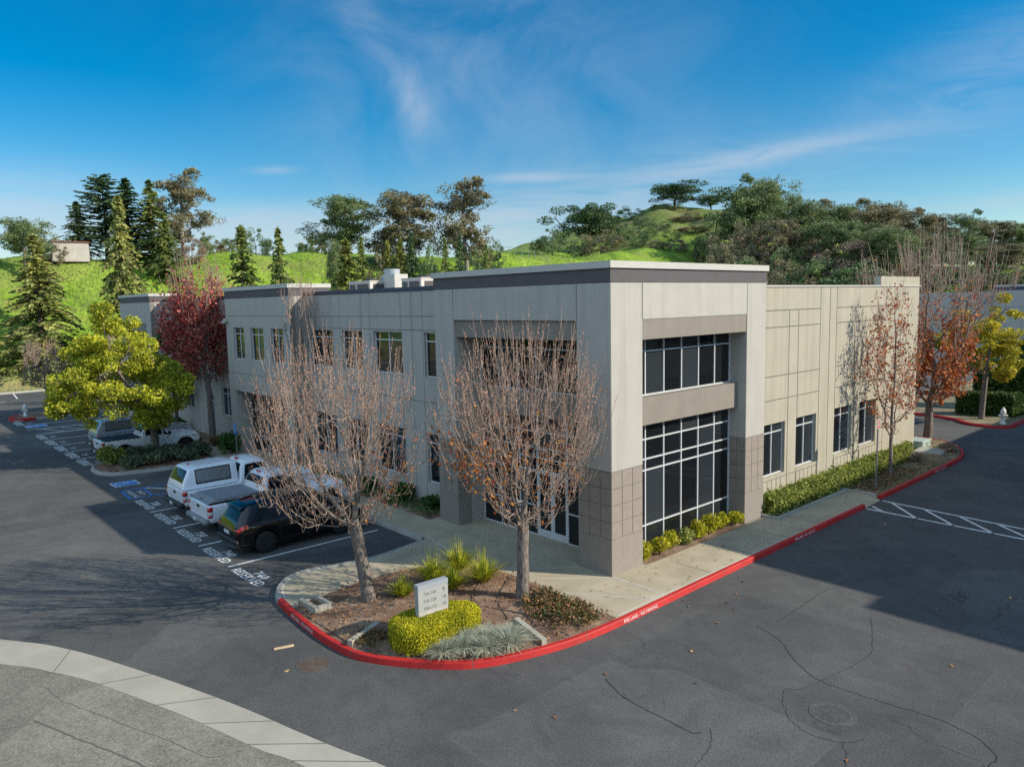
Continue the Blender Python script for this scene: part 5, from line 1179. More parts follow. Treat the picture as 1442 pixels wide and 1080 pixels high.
# right side
bare_pear('pear_tree', 'slender pear tree with orange-red leaves standing against the sunlit right wing', (.80, 18.3, .02), (.0, -.02), (1.7, 2.6, 4., 5.5, 7., 8.2), (.5, 1.1, 1.4, 1.3, 1.0, .5), 19, 1700, trunk_r=.075, natt=420, fork=1.5, leafm='orangeleaf', shoot=.6, lsz=.125, rmul=1.3)
x_, y_, _ = bear(1314, 48)
bare_pear('pear_tree', 'large pear tree past the right wing, bare on top with orange-red leaves below', (x_, y_, .0), (.2, -.1), (2.0, 3.2, 4.6, 6.2, 7.6, 9.0, 10.2), (1.6, 2.2, 2.4, 2.8, 3.4, 3.2, 1.9), 20, 4200, ((.2, -.2, 4.4), (1.7, 1.7, 2.0)), shoot=1.2, trunk_r=.2, natt=620, fork=1.9, leafm='orangeleaf', lsz=.20, rmul=1.9)
x_, y_, _ = bear(1390, 56)
leafy('yellow_green_tree', 'yellow-green tree in front of the tall clipped hedges at the far right', (x_, y_, .0), 43, 2.5, .17, (2.7, 3.8, 5.0, 6.4, 7.7), (1.3, 2.2, 2.4, 1.9, .8), 'goldleaf', 64, 280, .17, .55, ctr=(.1, 0), bark='pearbark', lean=(.1, 0))

# --- clipped hedges
def hedge(name, label, poly, z0, z1, leafm, core, n, ls, cat='hedge', rnd=.10, bumpy=.04, group=None, seed=5, shell=.05):
    rng = np.random.default_rng(seed); P = np.array(poly); c = P.mean(0); t = thing(name, label, cat, (float(c[0]), float(c[1]), 0), 0, group); P = P-c
    mb = MB(); A = offset_in(P, rnd*.6); B = offset_in(P, rnd*1.7); k = len(P)
    L = [(A, z0), (A, z1-rnd*1.6), (B, z1-rnd*.6)]; V = [(x, y, z) for R_, z in L for x, y in R_]
    mb.arr(V, [[a*k+b, a*k+(b+1) % k, a*k+k+(b+1) % k, a*k+k+b] for a in range(2) for b in range(k)]); mb.poly(V[-k:]); mb.build('branches', M[core], t)
    pts = []; E = np.roll(P, -1, 0)-P; Ls = np.linalg.norm(E, axis=1); per = Ls.sum(); H = z1-z0
    area = abs(sum(P[a][0]*P[(a+1) % k][1]-P[(a+1) % k][0]*P[a][1] for a in range(k))/2); ntop = int(n*area/(area+per*H)); ns = n-ntop
    lo, hi = P.min(0), P.max(0); T = []
    while len(T) < ntop:
        q = rng.uniform(lo, hi)
        if inpoly(q[0], q[1], P):
            dd = min(abs((q[0]-P[a][0])*E[a][1]-(q[1]-P[a][1])*E[a][0])/(Ls[a]+1e-9) for a in range(k)); T.append((q[0], q[1], z1-max(0, rnd-dd)*.8+rng.normal(0, bumpy*.5)))
    a = rng.choice(k, ns, p=Ls/per); u = rng.uniform(0, 1, ns); z = rng.uniform(z0, z1, ns); N_ = np.stack([E[a, 1], -E[a, 0]], 1)/Ls[a][:, None]
    q = P[a]+E[a]*u[:, None]-N_*(np.maximum(0, z-(z1-rnd))*.8+.01+rng.uniform(0, shell, ns))[:, None]+N_*rng.normal(0, bumpy*.5, (ns, 1))
    pts = np.vstack([np.array(T).reshape(-1, 3), np.column_stack([q, z])]); b = MB(); leaves(b, pts, ls, rng, 0, .6); b.build('leaves', M[leafm], t); return t
def offset_in(P, d):
    k = len(P); out = []
    s_ = 1 if sum(P[a][0]*P[(a+1) % k][1]-P[(a+1) % k][0]*P[a][1] for a in range(k)) > 0 else -1
    for a in range(k):
        e1 = P[a]-P[a-1]; e2 = P[(a+1) % k]-P[a]; n1 = np.array([-e1[1], e1[0]])/np.linalg.norm(e1); n2 = np.array([-e2[1], e2[0]])/np.linalg.norm(e2); m_ = n1+n2; m_ /= (m_@m_)/2+1e-9
        out.append(P[a]+s_*m_*d)
    return np.array(out)
def densify(P, st=.25):
    P = np.array(P, float); out = []
    for a in range(len(P)):
        b = P[(a+1) % len(P)]; n = max(1, int(np.linalg.norm(b-P[a])/st)); out += [P[a]+(b-P[a])*t for t in np.linspace(0, 1, n, endpoint=False)]
    return np.array(out)
# the island hedge wraps the sign: measured outline
hp = [(-1.2, -6.55), (-1.12, -6.95), (-.85, -7.18), (-.45, -7.28), (-.05, -7.2), (.18, -6.95), (.24, -6.3), (.18, -5.5), (.04, -5.05), (-.22, -4.9), (-.55, -4.95), (-.98, -5.4), (-1.16, -6.0)]
hedge('clipped_hedge', 'bright yellow-green clipped hedge around the foot of the address sign', hp, .05, .62, 'hedgeleaf', 'hedgecore', 30000, .042, rnd=.16)
x0_, y0_, _ = bear(1376, 62); x1_, y1_, _ = bear(1470, 62)
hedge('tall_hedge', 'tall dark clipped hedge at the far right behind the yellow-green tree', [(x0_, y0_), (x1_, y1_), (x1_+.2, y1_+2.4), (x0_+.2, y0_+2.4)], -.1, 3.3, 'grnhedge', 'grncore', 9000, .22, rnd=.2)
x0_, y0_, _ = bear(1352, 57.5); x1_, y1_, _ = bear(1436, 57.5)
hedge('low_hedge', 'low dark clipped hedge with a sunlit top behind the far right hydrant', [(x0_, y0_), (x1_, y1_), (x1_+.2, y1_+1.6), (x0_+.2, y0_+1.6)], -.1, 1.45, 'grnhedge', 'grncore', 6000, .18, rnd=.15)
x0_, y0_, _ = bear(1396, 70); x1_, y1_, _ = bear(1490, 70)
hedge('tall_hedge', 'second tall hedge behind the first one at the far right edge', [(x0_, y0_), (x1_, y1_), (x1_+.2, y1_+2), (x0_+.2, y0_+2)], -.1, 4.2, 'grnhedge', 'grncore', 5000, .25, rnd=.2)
# shrub row along the right wing
hedge('shrub_row', 'long loose yellow-green shrub row along the foot of the sunlit right wing', densify([(-.30, 8.75), (.38, 8.75), (.46, 14.1), (.42, 17.5), (.35, 21.5), (.0, 23.2), (-.30, 23.2)], .8), .0, .72, 'shrubleaf', 'grncore', 15000, .12, rnd=.25, bumpy=.16, shell=.12)
# --- loose shrubs
def shrub(label, loc, r, h, leafm, n, ls, group=None, seed=0, name='shrub', core='grncore'):
    rng = np.random.default_rng(seed+77); t = thing(name, label, 'shrub', loc, 0, group); b = MB()
    for _ in range(9): c = ellip(rng, 1, (0, 0, h*.5), (r*.6, r*.6, h*.28))[0]; leaves(b, ellip(rng, n//9, c, (r*.5, r*.5, h*.32), .4), ls, rng, 0, .6)
    b.build('leaves', M[leafm], t)
    mb = MB()
    for k in range(9): a = rng.uniform(0, 6.3); q = r*.7*rng.uniform(.4, 1); mb.tube([(0, 0, -.05), (q*.4*math.cos(a), q*.4*math.sin(a), h*.35), (q*math.cos(a), q*math.sin(a), h*.8*rng.uniform(.7, 1))], [.014, .01, .005], 4, 0, False)
    mb.build('stem', M['bark'], t); return t
g = 'low shrubs under the sunlit tower window'
for k in range(8):
    y = 1.75+k*.74; shrub('small rounded yellow-green shrub in the row under the sunlit tower window', (-.18+.05*math.sin(k*2.), y, .03), .36+.04*math.sin(k*3.), .62+.1*math.sin(k*1.7), 'hedgeleaf' if k not in (3,) else 'shrubleaf', 800, .075, g, k)
shrub('rounded grey-green shrub at the rounded tip of the stall island', (-28.9, -6.25, .05), .75, 1.05, 'shrubleaf', 1500, .13, None, 21)
shrub('grey-green shrub under the trunk of the yellow-green tree', (-29.0, -4.6, .05), .85, .95, 'greyshrub', 1500, .13, None, 22)
g = 'grey-green shrubs filling the stall island'
for k, (x, y, r) in enumerate(((-27.2, -5.6, .75), (-27.1, -4.4, .8), (-27.0, -3.1, .85), (-28.3, -3.4, .8), (-29.2, -2.9, .7), (-27.6, -2.1, .7), (-28.9, -1.9, .6))): shrub('low grey-green shrub in the planted stall island', (x, y, .05), r, .7, 'greyshrub', 1200, .13, g, 30+k)
shrub('dark rounded shrub at the entry corner of the left bay', (-27.2, -.55, .02), .8, 1.25, 'evergreen', 1500, .13, None, 40)
shrub('dark leafy shrub at the foot of the wall left of the left bay', (-29.2, .1, .02), .6, .9, 'evergreen', 1100, .13, None, 41)
shrub('low shrub under the dark young tree by the facade', (-37.6, .0, .02), .8, .9, 'evergreen', 1100, .15, None, 42)
shrub('low reddish leafed shrub beside the crimson tree trunk', (-30.3, -.2, .02), .6, .6, 'groundcover', 900, .12, None, 43)
shrub('broad leafed green plant against the shaded wall near the tower', (-11.6, .45, .02), .55, .95, 'evergreen', 600, .20, None, 44)
shrub('small broad leafed plant at the wall left of the tower pier', (-9.6, .5, .02), .5, .6, 'evergreen', 450, .18, None, 45)
shrub('straggly green plant in the narrow bed of the shaded wing', (-14.2, .35, .02), .5, .7, 'evergreen', 500, .16, None, 46)
shrub('low dark red shrub at the rounded end of the far planting strip', (1.0, 25.4, .03), .55, .45, 'rust', 700, .10, None, 47)
shrub('low dark red shrub in the far planting strip near the wing end', (.6, 21.9, .03), .5, .4, 'rust', 600, .10, None, 48)
for k, (px, py, r) in enumerate(((118, 500, 1.5), (130, 482, 1.5))):
    x, y, _ = bear(px, 94-k*2.5); shrub('dry grey-brown brush at the foot of the grassy hill', (x, y, hzf(x, y)-.1), r, r*1.1, 'brush', 1300, .28, 'dry brush at the hill foot', 60+k, 'dry_shrub')
# --- strap-leaved clumps, fescue
def blades(name, label, loc, n, L, spread, m, wd, cat, group=None, seed=0, curl=.5):
    rng = np.random.default_rng(seed+300); V = []
    for k in range(n):
        a = rng.uniform(0, 2*PI); q = spread*rng.uniform(0, 1)**.7; l = L*rng.uniform(.5, 1.05); rr = rng.uniform(0, .10); pts = []
        dx, dy = math.cos(a), math.sin(a); tw = rng.uniform(0, PI); wx, wy = math.cos(a+PI/2)*.7+math.cos(tw)*.3, math.sin(a+PI/2)*.7+math.sin(tw)*.3
        for s_ in (0, .35, .7, 1): d = rr+q*l*(s_*.6+curl*s_*s_); z = l*(s_-.30*q*s_*s_*curl*2); w_ = wd*(1-.85*s_); pts.append(((dx*d-wx*w_, dy*d-wy*w_, z), (dx*d+wx*w_, dy*d+wy*w_, z)))
        V += [p for pr in pts for p in pr]
    i_ = np.arange(n)[:, None]*8; F = np.concatenate([i_+np.array([[2*s_, 2*s_+1, 2*s_+3, 2*s_+2]]) for s_ in range(3)]); mb = MB(); mb.arr(V, F)
    t = thing(name, label, cat, loc, 0, group); mb.build('blades', M[m], t); mb = MB(); mb.lathe([(.10, -.05), (.12, .02), (.06, .10)], 8); mb.build('crown', M['bark'], t); return t
for k, (x, y, lab, L) in enumerate(((-3.05, -5.3, 'yellow-green strap-leaved clump nearest the first pear trunk', .60), (-3.2, -4.15, 'tall spiky yellow-green clump second from the first pear trunk', .95), (-2.5, -4.0, 'yellow-green strap-leaved clump right behind the address sign', .72), (-3.5, -2.98, 'tallest spiky yellow-green clump at the back of the planting bed', 1.0), (-2.25, -3.05, 'spiky yellow-green clump nearest the second pear trunk', .95))):
    blades('strap_leaf_plant', lab, (x, y, .06), 560, L*.74, 1.15, 'blade', .024, 'plant', None, k)
    o = blades('spare', 'x', (x, y, .06), 60, L*1.15, .35, 'blade', .018, 'plant', None, 40+k, .1); ch = [c for c in o.children if c.name.startswith('blades')][0]
    ch.parent = bpy.data.objects[[q.name for q in bpy.data.objects if q.name.startswith('strap_leaf_plant')][-1]] if False else None; par_ = [q for q in bpy.data.objects if q.get('label') == lab][0]; ch.parent = par_; ch.name = 'flower_stalks'
    for c in list(o.children): bpy.data.objects.remove(c)
    bpy.data.objects.remove(o)
for k, (x, y, r) in enumerate(((.62, -6.05, .46), (1.0, -5.75, .46), (1.2, -5.2, .5), (.62, -5.35, .42), (.95, -4.85, .40), (.35, -5.75, .4), (.42, -6.5, .42), (.8, -5.3, .4))):
    blades('fescue_tuft', 'blue-grey grass tuft in the cluster between the yellow hedge and the red kerb', (x, y, .04), 620, r*.98, 1.2, 'fescue', .0125, 'ornamental grass', 'blue-grey fescue tufts', 70+k, .9)
for k, (x, y) in enumerate(((-55.2, -3.6), (-54.6, -2.6), (-53.9, -3.2))): blades('reed_clump', 'green reedy grass clump beside the small bare tree at the hydrant island', (x, y, .03), 260, 1.1, .5, 'reedy', .03, 'ornamental grass', 'reedy clumps on the hydrant island', 90+k)
# --- stuff
def scatter(name, label, n, fn, size, m, seed, z=.01, flat=.6, aspect=.6):
    rng = np.random.default_rng(seed); P = []
    while len(P) < n:
        p = fn(rng)
        if p is not None: P.append(p)
    b = MB(); leaves(b, np.array(P)+np.array([0, 0, z]), size, rng, 0, aspect, flat); o = b.build(name, M[m]); o['kind'] = 'stuff'; o['label'] = label; return o
def in_bed(poly, dens=None, zz=.10):
    P = np.array(poly); lo, hi = P.min(0), P.max(0)
    def f(rng):
        q = rng.uniform(lo, hi)
        if not inpoly(q[0], q[1], poly) or (dens and rng.uniform() > dens(*q)): return None
        return (q[0], q[1], zz*rng.uniform(.75, 1.1) if zz < .15 else .08+(zz-.06)*rng.uniform(.1, 1.1))
    return f
scatter('fallen_leaves', 'dry brown leaf litter over the planting bed', 2600, in_bed(bedpoly, None, .11), .07, 'litter', 1)
gpoly = [(-.9, -2.2), (.6, -2.3), (1.88, -2.2), (1.85, -3.7), (1.1, -4.1), (.0, -3.6), (-.7, -2.9)]
scatter('groundcover_plants', 'low brown-green groundcover near the red kerb', 2900, in_bed(gpoly, lambda x, y: max(.06, min(1., 1.15-1.1*abs((x-.75)/1.5)**2-1.0*abs((y+2.95)/.95)**2+.5*math.sin(x*5)*math.sin(y*6))), .24), .085, 'groundcover', 2, 0, .2)
scatter('groundcover_plants', 'sparse green groundcover in front of the hedge', 700, in_bed([(-2., -7.2), (-1.2, -6.9), (-.9, -7.6), (-1.6, -7.8)], None, .14), .06, 'groundcover', 3, 0, .3)
scatter('fallen_leaves', 'dry leaves and weeds over the far planting strip', 1500, in_bed(bed2, None, .06), .10, 'litter', 4)
scatter('groundcover_plants', 'mossy weeds in the far planting strip', 1400, in_bed([(-.3, 14.6), (1.6, 14.6), (1.5, 20), (.3, 20)], None, .08), .10, 'groundcover', 5)
scatter('groundcover_plants', 'dark low groundcover along the shaded wing', 2200, in_bed(bed3, None, .2), .10, 'evergreen', 6, 0, .2)
def roadleaf(rng):
    x, y = rng.uniform(-7, 9), rng.uniform(-11, 12)
    d = min(abs(x-2.3)+(0 if y > -2.5 else 9), 9)
    if inpoly(x, y, pav) or rng.uniform() > .10+.9*math.exp(-d*1.2): return None
    return (x, y, ZR+.012)
scatter('fallen_leaves', 'few fallen leaves lying on the asphalt', 60, roadleaf, .10, 'litter', 7, .01, .85)
scatter('fallen_leaves', 'few dry leaves on the sidewalk', 130, lambda r: (r.uniform(.2, 1.8), r.uniform(-1.5, 14), .012), .07, 'litter', 8, .008, .85)
def hillpt(rng):
    x = rng.uniform(-112, -78); y = rng.uniform(-22, 118); return (x, y, hzf(x, y)+.12)
rng = np.random.default_rng(55); P = np.array([hillpt(rng) for _ in range(7000)]); b = MB(); leaves(b, P, .38, rng, 0, .35, 0, D=np.tile([.2, 0, 1.], (len(P), 1))); o = b.build('grass', M['tuft']); o['kind'] = 'stuff'; o['label'] = 'tufts of tall grass on the hillside'

# street trees across the road behind the viewpoint: they show only as reflections in the glass
for k in range(22):
    x = -66+k*6+2*math.sin(k*3); w = thing('street_tree', 'leafy roadside tree across the street behind the viewpoint', 'tree', (x, -56-5*math.sin(k*1.9), -.2), k*1.3, 'roadside trees across the street', (1.4, 1.4, 1.5+.3*math.sin(k*2.3)))
    q = (RO[2], RO[0], EU[3])[k % 3][0]; link('trunk', q[0], w); link('crown', q[1], w)
# ------------------------------------------------------------------ small things
t = thing('address_sign', 'white address sign slab with grey cap standing in the clipped yellow hedge', 'sign', (-.52, -6.12, .04), 0)
w2, d2 = .075, .42
t.rotation_euler = (0, 0, -.06)
mb = MB(); mb.box(-w2, w2, -d2, d2, 0, .70); mb.build('base', M['signbase'], t)
mb = MB(); mb.box(-w2-.005, w2+.005, -d2-.005, d2+.005, .702, 1.27); mb.build('panel', M['signface'], t)
mb = MB(); mb.box(-w2-.012, w2+.012, -d2-.012, d2+.012, 1.272, 1.37); mb.box(-w2-.009, w2+.009, -d2-.009, d2+.009, 1.24, 1.252); mb.build('cap', M['signcap'], t)
mb = MB()
for s_, z in (('730-740', 1.12), ('718-728', .94), ('700-712', .76)):
    put_text(mb, s_, lambda u, v: (w2+.009, -.10+u, z+v), .115, .9, 1)
def arrow(cy, cz, ang):
    r2 = lambda u, v: (w2+.009, cy+u*math.cos(ang)-v*math.sin(ang), cz+u*math.sin(ang)+v*math.cos(ang))
    mb.poly([r2(-.055, -.008), r2(.05, -.008), r2(.05, .008), r2(-.055, .008)])
    for s_ in (-1, 1): mb.poly([r2(.062, 0), r2(.05, s_*.0), r2(.008, s_*.046), r2(.02, s_*.056)])
arrow(.30, 1.12, PI/2); arrow(.30, .94, 0); arrow(.30, .76, 0)
mb.build('lettering', M['ink'], t)

def manhole(label, cx, cy, r, m, seed):
    t = thing('manhole_cover', label, 'manhole cover', (cx, cy, ZR), seed); mb = MB()
    mb.lathe([(r*1.0, 0), (r*1.0, .008), (r*.90, .009), (r*.90, .002)], 36); mb.build('ring', M['iron'], t)
    mb = MB(); mb.lathe([(r*.885, .001), (r*.885, .0075)], 36)
    for a in range(-8, 9):
        h = math.sqrt(max(0, .7-(a/9.)**2))*r*.9
        if h > .05: mb.box(a*r*.095-.008, a*r*.095+.008, -h, h, .0075, .012); mb.box(-h, h, a*r*.095-.008, a*r*.095+.008, .0076, .0115)
    mb.build('lid', m, t)
manhole('rusty round manhole cover in the asphalt before the red kerb', -1.53, -8.78, .40, M['bronze'], .3)
manhole('grey round manhole cover in the asphalt at the lower right', 7.63, -2.33, .44, M['iron'], .5)
mb = MB(); P = [(-.22, 0), (.2, 0)]
mb.box8([(-.24, -.025, 0), (.23, -.03, 0), (.24, .028, 0), (-.22, .02, 0), (-.23, -.02, .04), (.22, -.024, .045), (.23, .02, .04), (-.23, .018, .038)])
o = mb.build('wood_stick', M['wood'], None, loc=(-2.83, -8.9, ZR)); o.rotation_euler = (0, 0, 1.25); tag(o, 'pale broken piece of wood lying on the asphalt', 'stick')
# open concrete box, divider curbs
t = thing('concrete_planter_frame', 'pale open concrete frame lying by the left pear tree', 'concrete frame', (-4.13, -7.36, .05), .02); mb = MB()
mb.box(-.45, .45, -.26, -.16, 0, .17); mb.box(-.45, .45, .16, .26, 0, .17); mb.box(.33, .45, -.16, .16, 0, .168); mb.box(-.45, -.40, -.16, .16, 0, .10); mb.build('frame', M['gutter'], t)
mb = MB(); mb.box(-.40, .33, -.16, .16, .0, .04); mb.build('floor', M['soil'], t)
for a, b, lab in (((-1.93, -6.8), (-1.5, -7.85), 'straight grey concrete edging strip left of the yellow hedge'), ((.35, -4.15), (1.72, -4.5), 'straight pale concrete edging strip right of the blue-grey grass tufts')):
    a = np.array(a); b = np.array(b); d = (b-a)/np.linalg.norm(b-a); s_ = np.array([-d[1], d[0]])*.07; mb = MB()
    mb.prism([tuple(a+s_), tuple(a-s_), tuple(b-s_), tuple(b+s_)], 0, .15); o = mb.build('edging_strip', M['gutter']); tag(o, lab, 'edging')
mb = MB()
for pts in (((-2.2, -3.2), (-1.6, -4.0), (-.8, -4.2), (.2, -3.8), (.9, -4.0), (1.3, -4.3)), ((-2.0, -2.4), (-.9, -2.5), (.0, -2.9), (.8, -3.7)), ((-3.2, -3.4), (-2.6, -4.9), (-1.5, -4.8), (-.4, -4.4)), ((-1.9, -2.3), (-1.0, -3.6), (.2, -4.3))):
    Pp = smooth_line(pts, 6); mb.tube([(x, y, .115+.012*math.sin(k)) for k, (x, y) in enumerate(Pp)], .013, 5)
o = mb.build('irrigation_hose', M['bronze']); tag(o, 'thin brown drip hoses snaking over the planting bed', 'hose')

def hydrant(label, loc, h=.85):
    t = thing('fire_hydrant', label, 'fire hydrant', loc, .4); s_ = h/.85
    mb = MB(); mb.lathe([(.15*s_, 0), (.15*s_, .05*s_), (.10*s_, .07*s_), (.095*s_, .5*s_), (.13*s_, .52*s_), (.13*s_, .56*s_)], 14); mb.build('barrel', M['hydrant'], t, True)
    mb = MB(); mb.lathe([(.125*s_, .56*s_), (.12*s_, .66*s_), (.08*s_, .76*s_), (.03*s_, .79*s_), (.03*s_, .85*s_), (.0, .85*s_)], 14); mb.build('bonnet', M['hydrant'], t, True)
    for ax, a, b in (('x', -.2, -.08), ('x', .08, .2), ('y', -.2, -.08)):
        mb = MB(); mb.lathe([(.055*s_, a*s_), (.06*s_, b*s_)] if True else [], 10, (0, 0, .42*s_), ax); mb.build('outlet', M['hydrant'], t, True)
hydrant('white fire hydrant on the red kerbed island at the far end of the parking lot', (-54.2, -6.0, .03), 1.0)
x_, y_ = gp(1412, 597, 0); hydrant('white fire hydrant at the far right corner in front of the low hedge', (x_, y_, .0), 1.05)
# sign post in the far strip, blue stall sign, transformer and vault lid
t = thing('no_parking_sign', 'small red and white sign on a thin steel post before the right wing', 'road sign', (1.42, 15.2, .02), 0)
mb = MB(); mb.tube([(0, 0, -.1), (0, 0, 3.05)], .03, 8); mb.build('post', M['steel'], t)
mb = MB(); mb.box(.032, .040, -.16, .16, 2.58, 3.0); pn = mb.build('panel', M['signface'], t)
mb = MB(); a = np.linspace(0, 2*PI, 25); A = np.array([(.1*math.cos(q), .1*math.sin(q)) for q in a]); B = A*.75
V = [(.043, y, 2.84+z) for y, z in A]+[(.043, y, 2.84+z) for y, z in B]; mb.arr(V, [[k, k+1, 26+k-0, 25+k] for k in range(24)])
mb.poly([(.043, -.07, 2.78), (.043, -.05, 2.77), (.043, .07, 2.90), (.043, .05, 2.91)]); mb.box(.041, .043, -.12, .12, 2.62, 2.69); mb.build('prohibition_mark', M['signred'], pn)
t = thing('accessible_parking_sign', 'small blue accessible parking sign on a post before the left bay entry', 'road sign', (-24.4, -1.3, 0), 0)
mb = MB(); mb.tube([(0, 0, -.1), (0, 0, 2.1)], .03, 8); mb.build('post', M['steel'], t)
mb = MB(); mb.box(-.17, .17, -.045, -.035, 1.55, 2.1); pn = mb.build('panel', M['bluep'], t)
mb = MB(); A = np.array([(.09*math.cos(q)-.01, .09*math.sin(q)+1.78) for q in np.linspace(math.radians(110), math.radians(380), 16)]); B = np.array([(.062*math.cos(q)-.01, .062*math.sin(q)+1.78) for q in np.linspace(math.radians(110), math.radians(380), 16)])
mb.arr([(x, -.048, z) for x, z in A]+[(x, -.048, z) for x, z in B], [[k, k+1, 17+k, 16+k] for k in range(15)])
for x0, x1, z0, z1 in ((-.05, -.02, 1.8, 1.94), (-.05, .06, 1.8, 1.83), (.045, .075, 1.7, 1.83), (-.06, -.01, 1.96, 2.01)): mb.box(x0, x1, -.048, -.0455, z0, z1)
mb.build('wheelchair_symbol', M['white'], pn)
t = thing('electrical_cabinet', 'pale green flat utility cabinet at the end of the right wing', 'utility box', (-.65, 25.7, .02), 0)
mb = MB(); rbox(mb, -.45, .45, -.6, .6, 0, .34, .03); mb.build('housing', M['utility'], t); mb = MB(); rbox(mb, -.49, .49, -.64, .64, .343, .40, .03); mb.build('lid', mat('pale_cabinet_top', (.36, .42, .37), .5, .05), t)
mb = MB(); mb.box(.452, .465, -.05, .05, .12, .24); mb.build('latch', M['steel'], t)
t = thing('utility_vault', 'grey rectangular concrete vault lid in the far planting strip', 'utility box', (.35, 24.6, .04), .1); mb = MB(); mb.box(-.6, .6, -.75, .75, -.02, .10); mb.build('lid', M['kerbc'], t)
mb = MB(); mb.box(-.66, .66, -.81, .81, -.04, .07); mb.build('collar', M['kerbc'], t)
# ridge fence
t = thing('ridge_fence', 'thin wire fence along the grassy ridge beside the rounded dark tree', 'fence', (0, 0, 0)); wires = [[], []]
for px in np.arange(700, 775, 9.):
    x, y, _ = bear(px, 165); z = hzf(x, y); mb = MB(); mb.tube([(x, y, z-.2), (x, y, z+1.9)], .05, 5); mb.build('post', M['steel'], t); wires[0].append((x, y, z+1.8)); wires[1].append((x, y, z+1.0))
mb = MB()
for w_ in wires: mb.tube(w_, .03, 4)
mb.build('wire', M['steel'], t)
# ------------------------------------------------------------------ sky, sun, view
EL = math.radians(30.6); AZ = math.atan2(.815, .58)
sd = bpy.data.lights.new('sun', 'SUN'); so = bpy.data.objects.new('sun', sd); COL.objects.link(so)
sd.energy = 3.6; sd.angle = math.radians(.53); sd.color = (1, .92, .775)
dirv = Vector((math.sin(AZ)*math.cos(EL), math.cos(AZ)*math.cos(EL), math.sin(EL)))
so.rotation_euler = dirv.to_track_quat('Z', 'Y').to_euler(); so.location = dirv*60
SKY_FILL = (5.8, 8.2, 11.0)  # colour of the fill light added to the unseen southern sky
W = bpy.data.worlds.new('World'); S.world = W; W.use_nodes = True; nt = W.node_tree; bg = nt.nodes['Background']
sky = nt.nodes.new('ShaderNodeTexSky'); sky.sky_type = 'NISHITA'; sky.sun_disc = False; sky.sun_elevation = EL; sky.sun_rotation = AZ
sky.air_density = 1.0; sky.dust_density = .25; sky.ozone_density = 2.2; sky.altitude = 50
hs = nt.nodes.new('ShaderNodeHueSaturation'); hs.inputs['Saturation'].default_value = 1.62; hs.inputs['Value'].default_value = 1.0; hs.inputs['Hue'].default_value = .495; nt.links.new(sky.outputs[0], hs.inputs['Color'])
tc = nt.nodes.new('ShaderNodeTexCoord')
def vmath(op, a, b=None):
    n = nt.nodes.new('ShaderNodeVectorMath'); n.operation = op
    for k, v in enumerate((a, b)):
        if v is None: continue
        if isinstance(v, tuple): n.inputs[k].default_value = v
        else: nt.links.new(v, n.inputs[k])
    return n.outputs['Value'] if op == 'DOT_PRODUCT' else n.outputs[0]
def fmath(op, a, b=None, c=None, clamp=False):
    n = nt.nodes.new('ShaderNodeMath'); n.operation = op; n.use_clamp = clamp
    for k, v in enumerate((a, b, c)):
        if v is None: continue
        if isinstance(v, (int, float)): n.inputs[k].default_value = v
        else: nt.links.new(v, n.inputs[k])
    return n.outputs[0]
dv = vmath('NORMALIZE', tc.outputs['Generated'])
# cirrus: streaky noise on a high flat layer, gathered in a few banks given by bearing and elevation
fw = ROT @ np.array([0, 0, -1.]); fw[2] = 0; fw /= np.linalg.norm(fw); rt_ = np.array([fw[1], -fw[0], 0.])
u = fmath('DIVIDE', vmath('DOT_PRODUCT', dv, tuple(rt_)), fmath('MAXIMUM', vmath('DOT_PRODUCT', dv, tuple(fw)), .05))
v = fmath('DIVIDE', vmath('DOT_PRODUCT', dv, (0., 0., 1.)), fmath('MAXIMUM', vmath('DOT_PRODUCT', dv, tuple(fw)), .05))
def cloudnoise(sx, sy, rot, scale, seed, dist=1.2):
    cb = nt.nodes.new('ShaderNodeCombineXYZ'); nt.links.new(u, cb.inputs[0]); nt.links.new(v, cb.inputs[1]); cb.inputs[2].default_value = seed
    mp = nt.nodes.new('ShaderNodeMapping'); mp.inputs['Rotation'].default_value = (0, 0, rot); mp.inputs['Scale'].default_value = (sx, sy, 1); nt.links.new(cb.outputs[0], mp.inputs[0])
    return noise(nt, scale, 8, .62, mp.outputs[0], dist)
def bank(u0, v0, su, sv, rot, n, lo, hi, k):
    c, s_ = math.cos(rot), math.sin(rot); du = fmath('SUBTRACT', u, u0); dw = fmath('SUBTRACT', v, v0)
    a = fmath('ADD', fmath('MULTIPLY', du, c/su), fmath('MULTIPLY', dw, s_/su)); b = fmath('ADD', fmath('MULTIPLY', du, -s_/sv), fmath('MULTIPLY', dw, c/sv))
    g = fmath('POWER', 2.718, fmath('MULTIPLY', fmath('ADD', fmath('MULTIPLY', a, a), fmath('MULTIPLY', b, b)), -1.))
    mr = nt.nodes.new('ShaderNodeMapRange'); mr.interpolation_type = 'SMOOTHSTEP'; mr.inputs[1].default_value = lo; mr.inputs[2].default_value = hi; nt.links.new(n, mr.inputs[0])
    return fmath('MULTIPLY', fmath('MULTIPLY', g, mr.outputs[0]), k)
uv = lambda x, y: ((x-721)/1046., (425-y)/1040.)
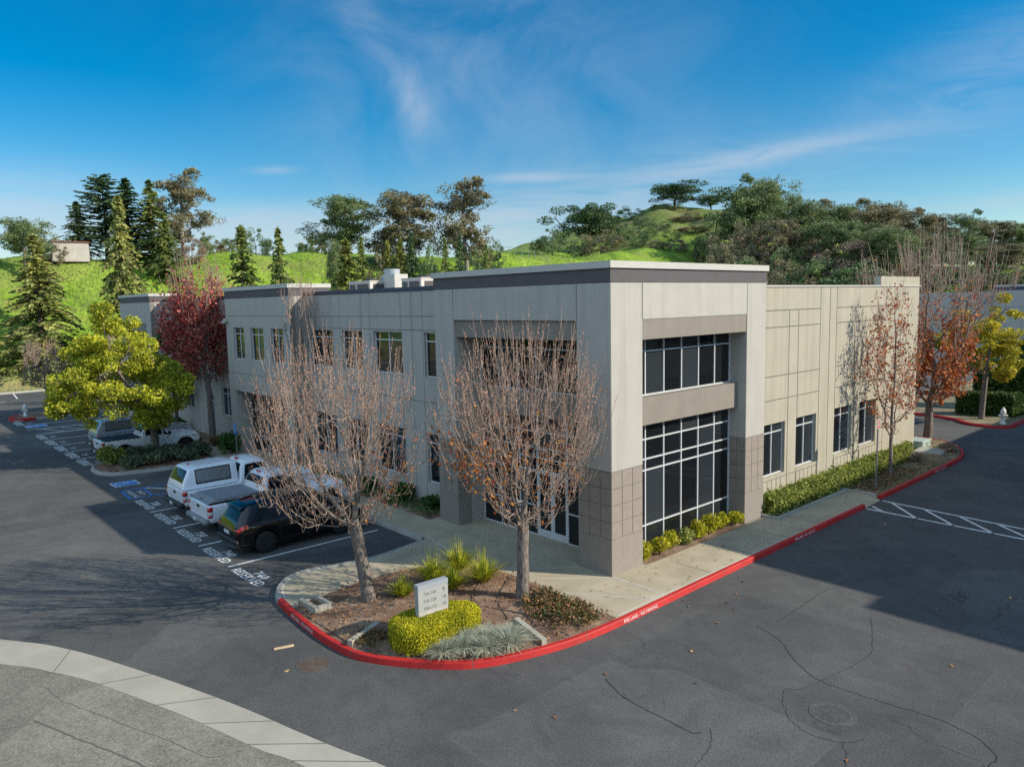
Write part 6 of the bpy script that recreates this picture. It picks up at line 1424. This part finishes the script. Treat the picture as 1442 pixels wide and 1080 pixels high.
n1 = cloudnoise(1, 1.6, .9, 3.2, 1.); n2 = cloudnoise(.9, 7., .12, 4.5, 4.); n3 = cloudnoise(1., 3.5, .3, 5., 8.)
L = [bank(*uv(600, 60), .16, .22, .1, n1, .35, .75, .42), bank(*uv(760, 130), .32, .20, -.3, n1, .2, .8, .45), bank(*uv(570, 115), .085, .022, -.95, n1, .25, .6, .55), bank(*uv(590, 165), .02, .06, .12, n1, .3, .65, .45),
     bank(*uv(800, 285), .42, .035, .14, n2, .28, .6, .62), bank(*uv(1080, 232), .13, .012, .17, n2, .2, .5, .75), bank(*uv(1380, 130), .20, .06, .38, n3, .2, .7, .6), bank(*uv(755, 256), .055, .006, 0, n2, .15, .4, .8),
     bank(*uv(40, 290), .20, .05, -.05, n2, .2, .55, 1.1), bank(*uv(370, 305), .13, .016, .03, n2, .25, .5, .8), bank(*uv(330, 330), .30, .03, .03, n2, .2, .55, .9), bank(*uv(700, 330), .5, .03, .05, n2, .2, .6, .7), bank(*uv(1430, 300), .12, .01, .1, n2, .2, .5, .5), bank(*uv(400, 240), .03, .005, 0, n2, .15, .4, .55)]
m_ = L[0]
for q in L[1:]: m_ = fmath('ADD', m_, q)
m_ = fmath('MINIMUM', fmath('MULTIPLY', m_, .5), .6)
cl = mix(nt, hs.outputs[0], (4.4, 5.0, 5.8), m_)
# added fill: unseen sky behind the viewpoint brightened to lift the shaded facade
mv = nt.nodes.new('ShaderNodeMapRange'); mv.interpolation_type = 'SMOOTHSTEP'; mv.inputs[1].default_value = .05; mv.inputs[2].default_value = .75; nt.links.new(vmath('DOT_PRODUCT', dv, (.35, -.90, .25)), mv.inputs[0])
cl = mix(nt, cl, SKY_FILL, mv.outputs[0])
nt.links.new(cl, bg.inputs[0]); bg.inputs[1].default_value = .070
S.view_settings.view_transform = 'Standard'; S.view_settings.look = 'None'; S.view_settings.exposure = .9; S.view_settings.gamma = 1; S.view_settings.use_curve_mapping = False
S.cycles.use_denoising = False; S.cycles.max_bounces = 6; S.cycles.transparent_max_bounces = 8; S.cycles.caustics_reflective = False; S.cycles.caustics_refractive = False; S.cycles.sample_clamp_indirect = 6
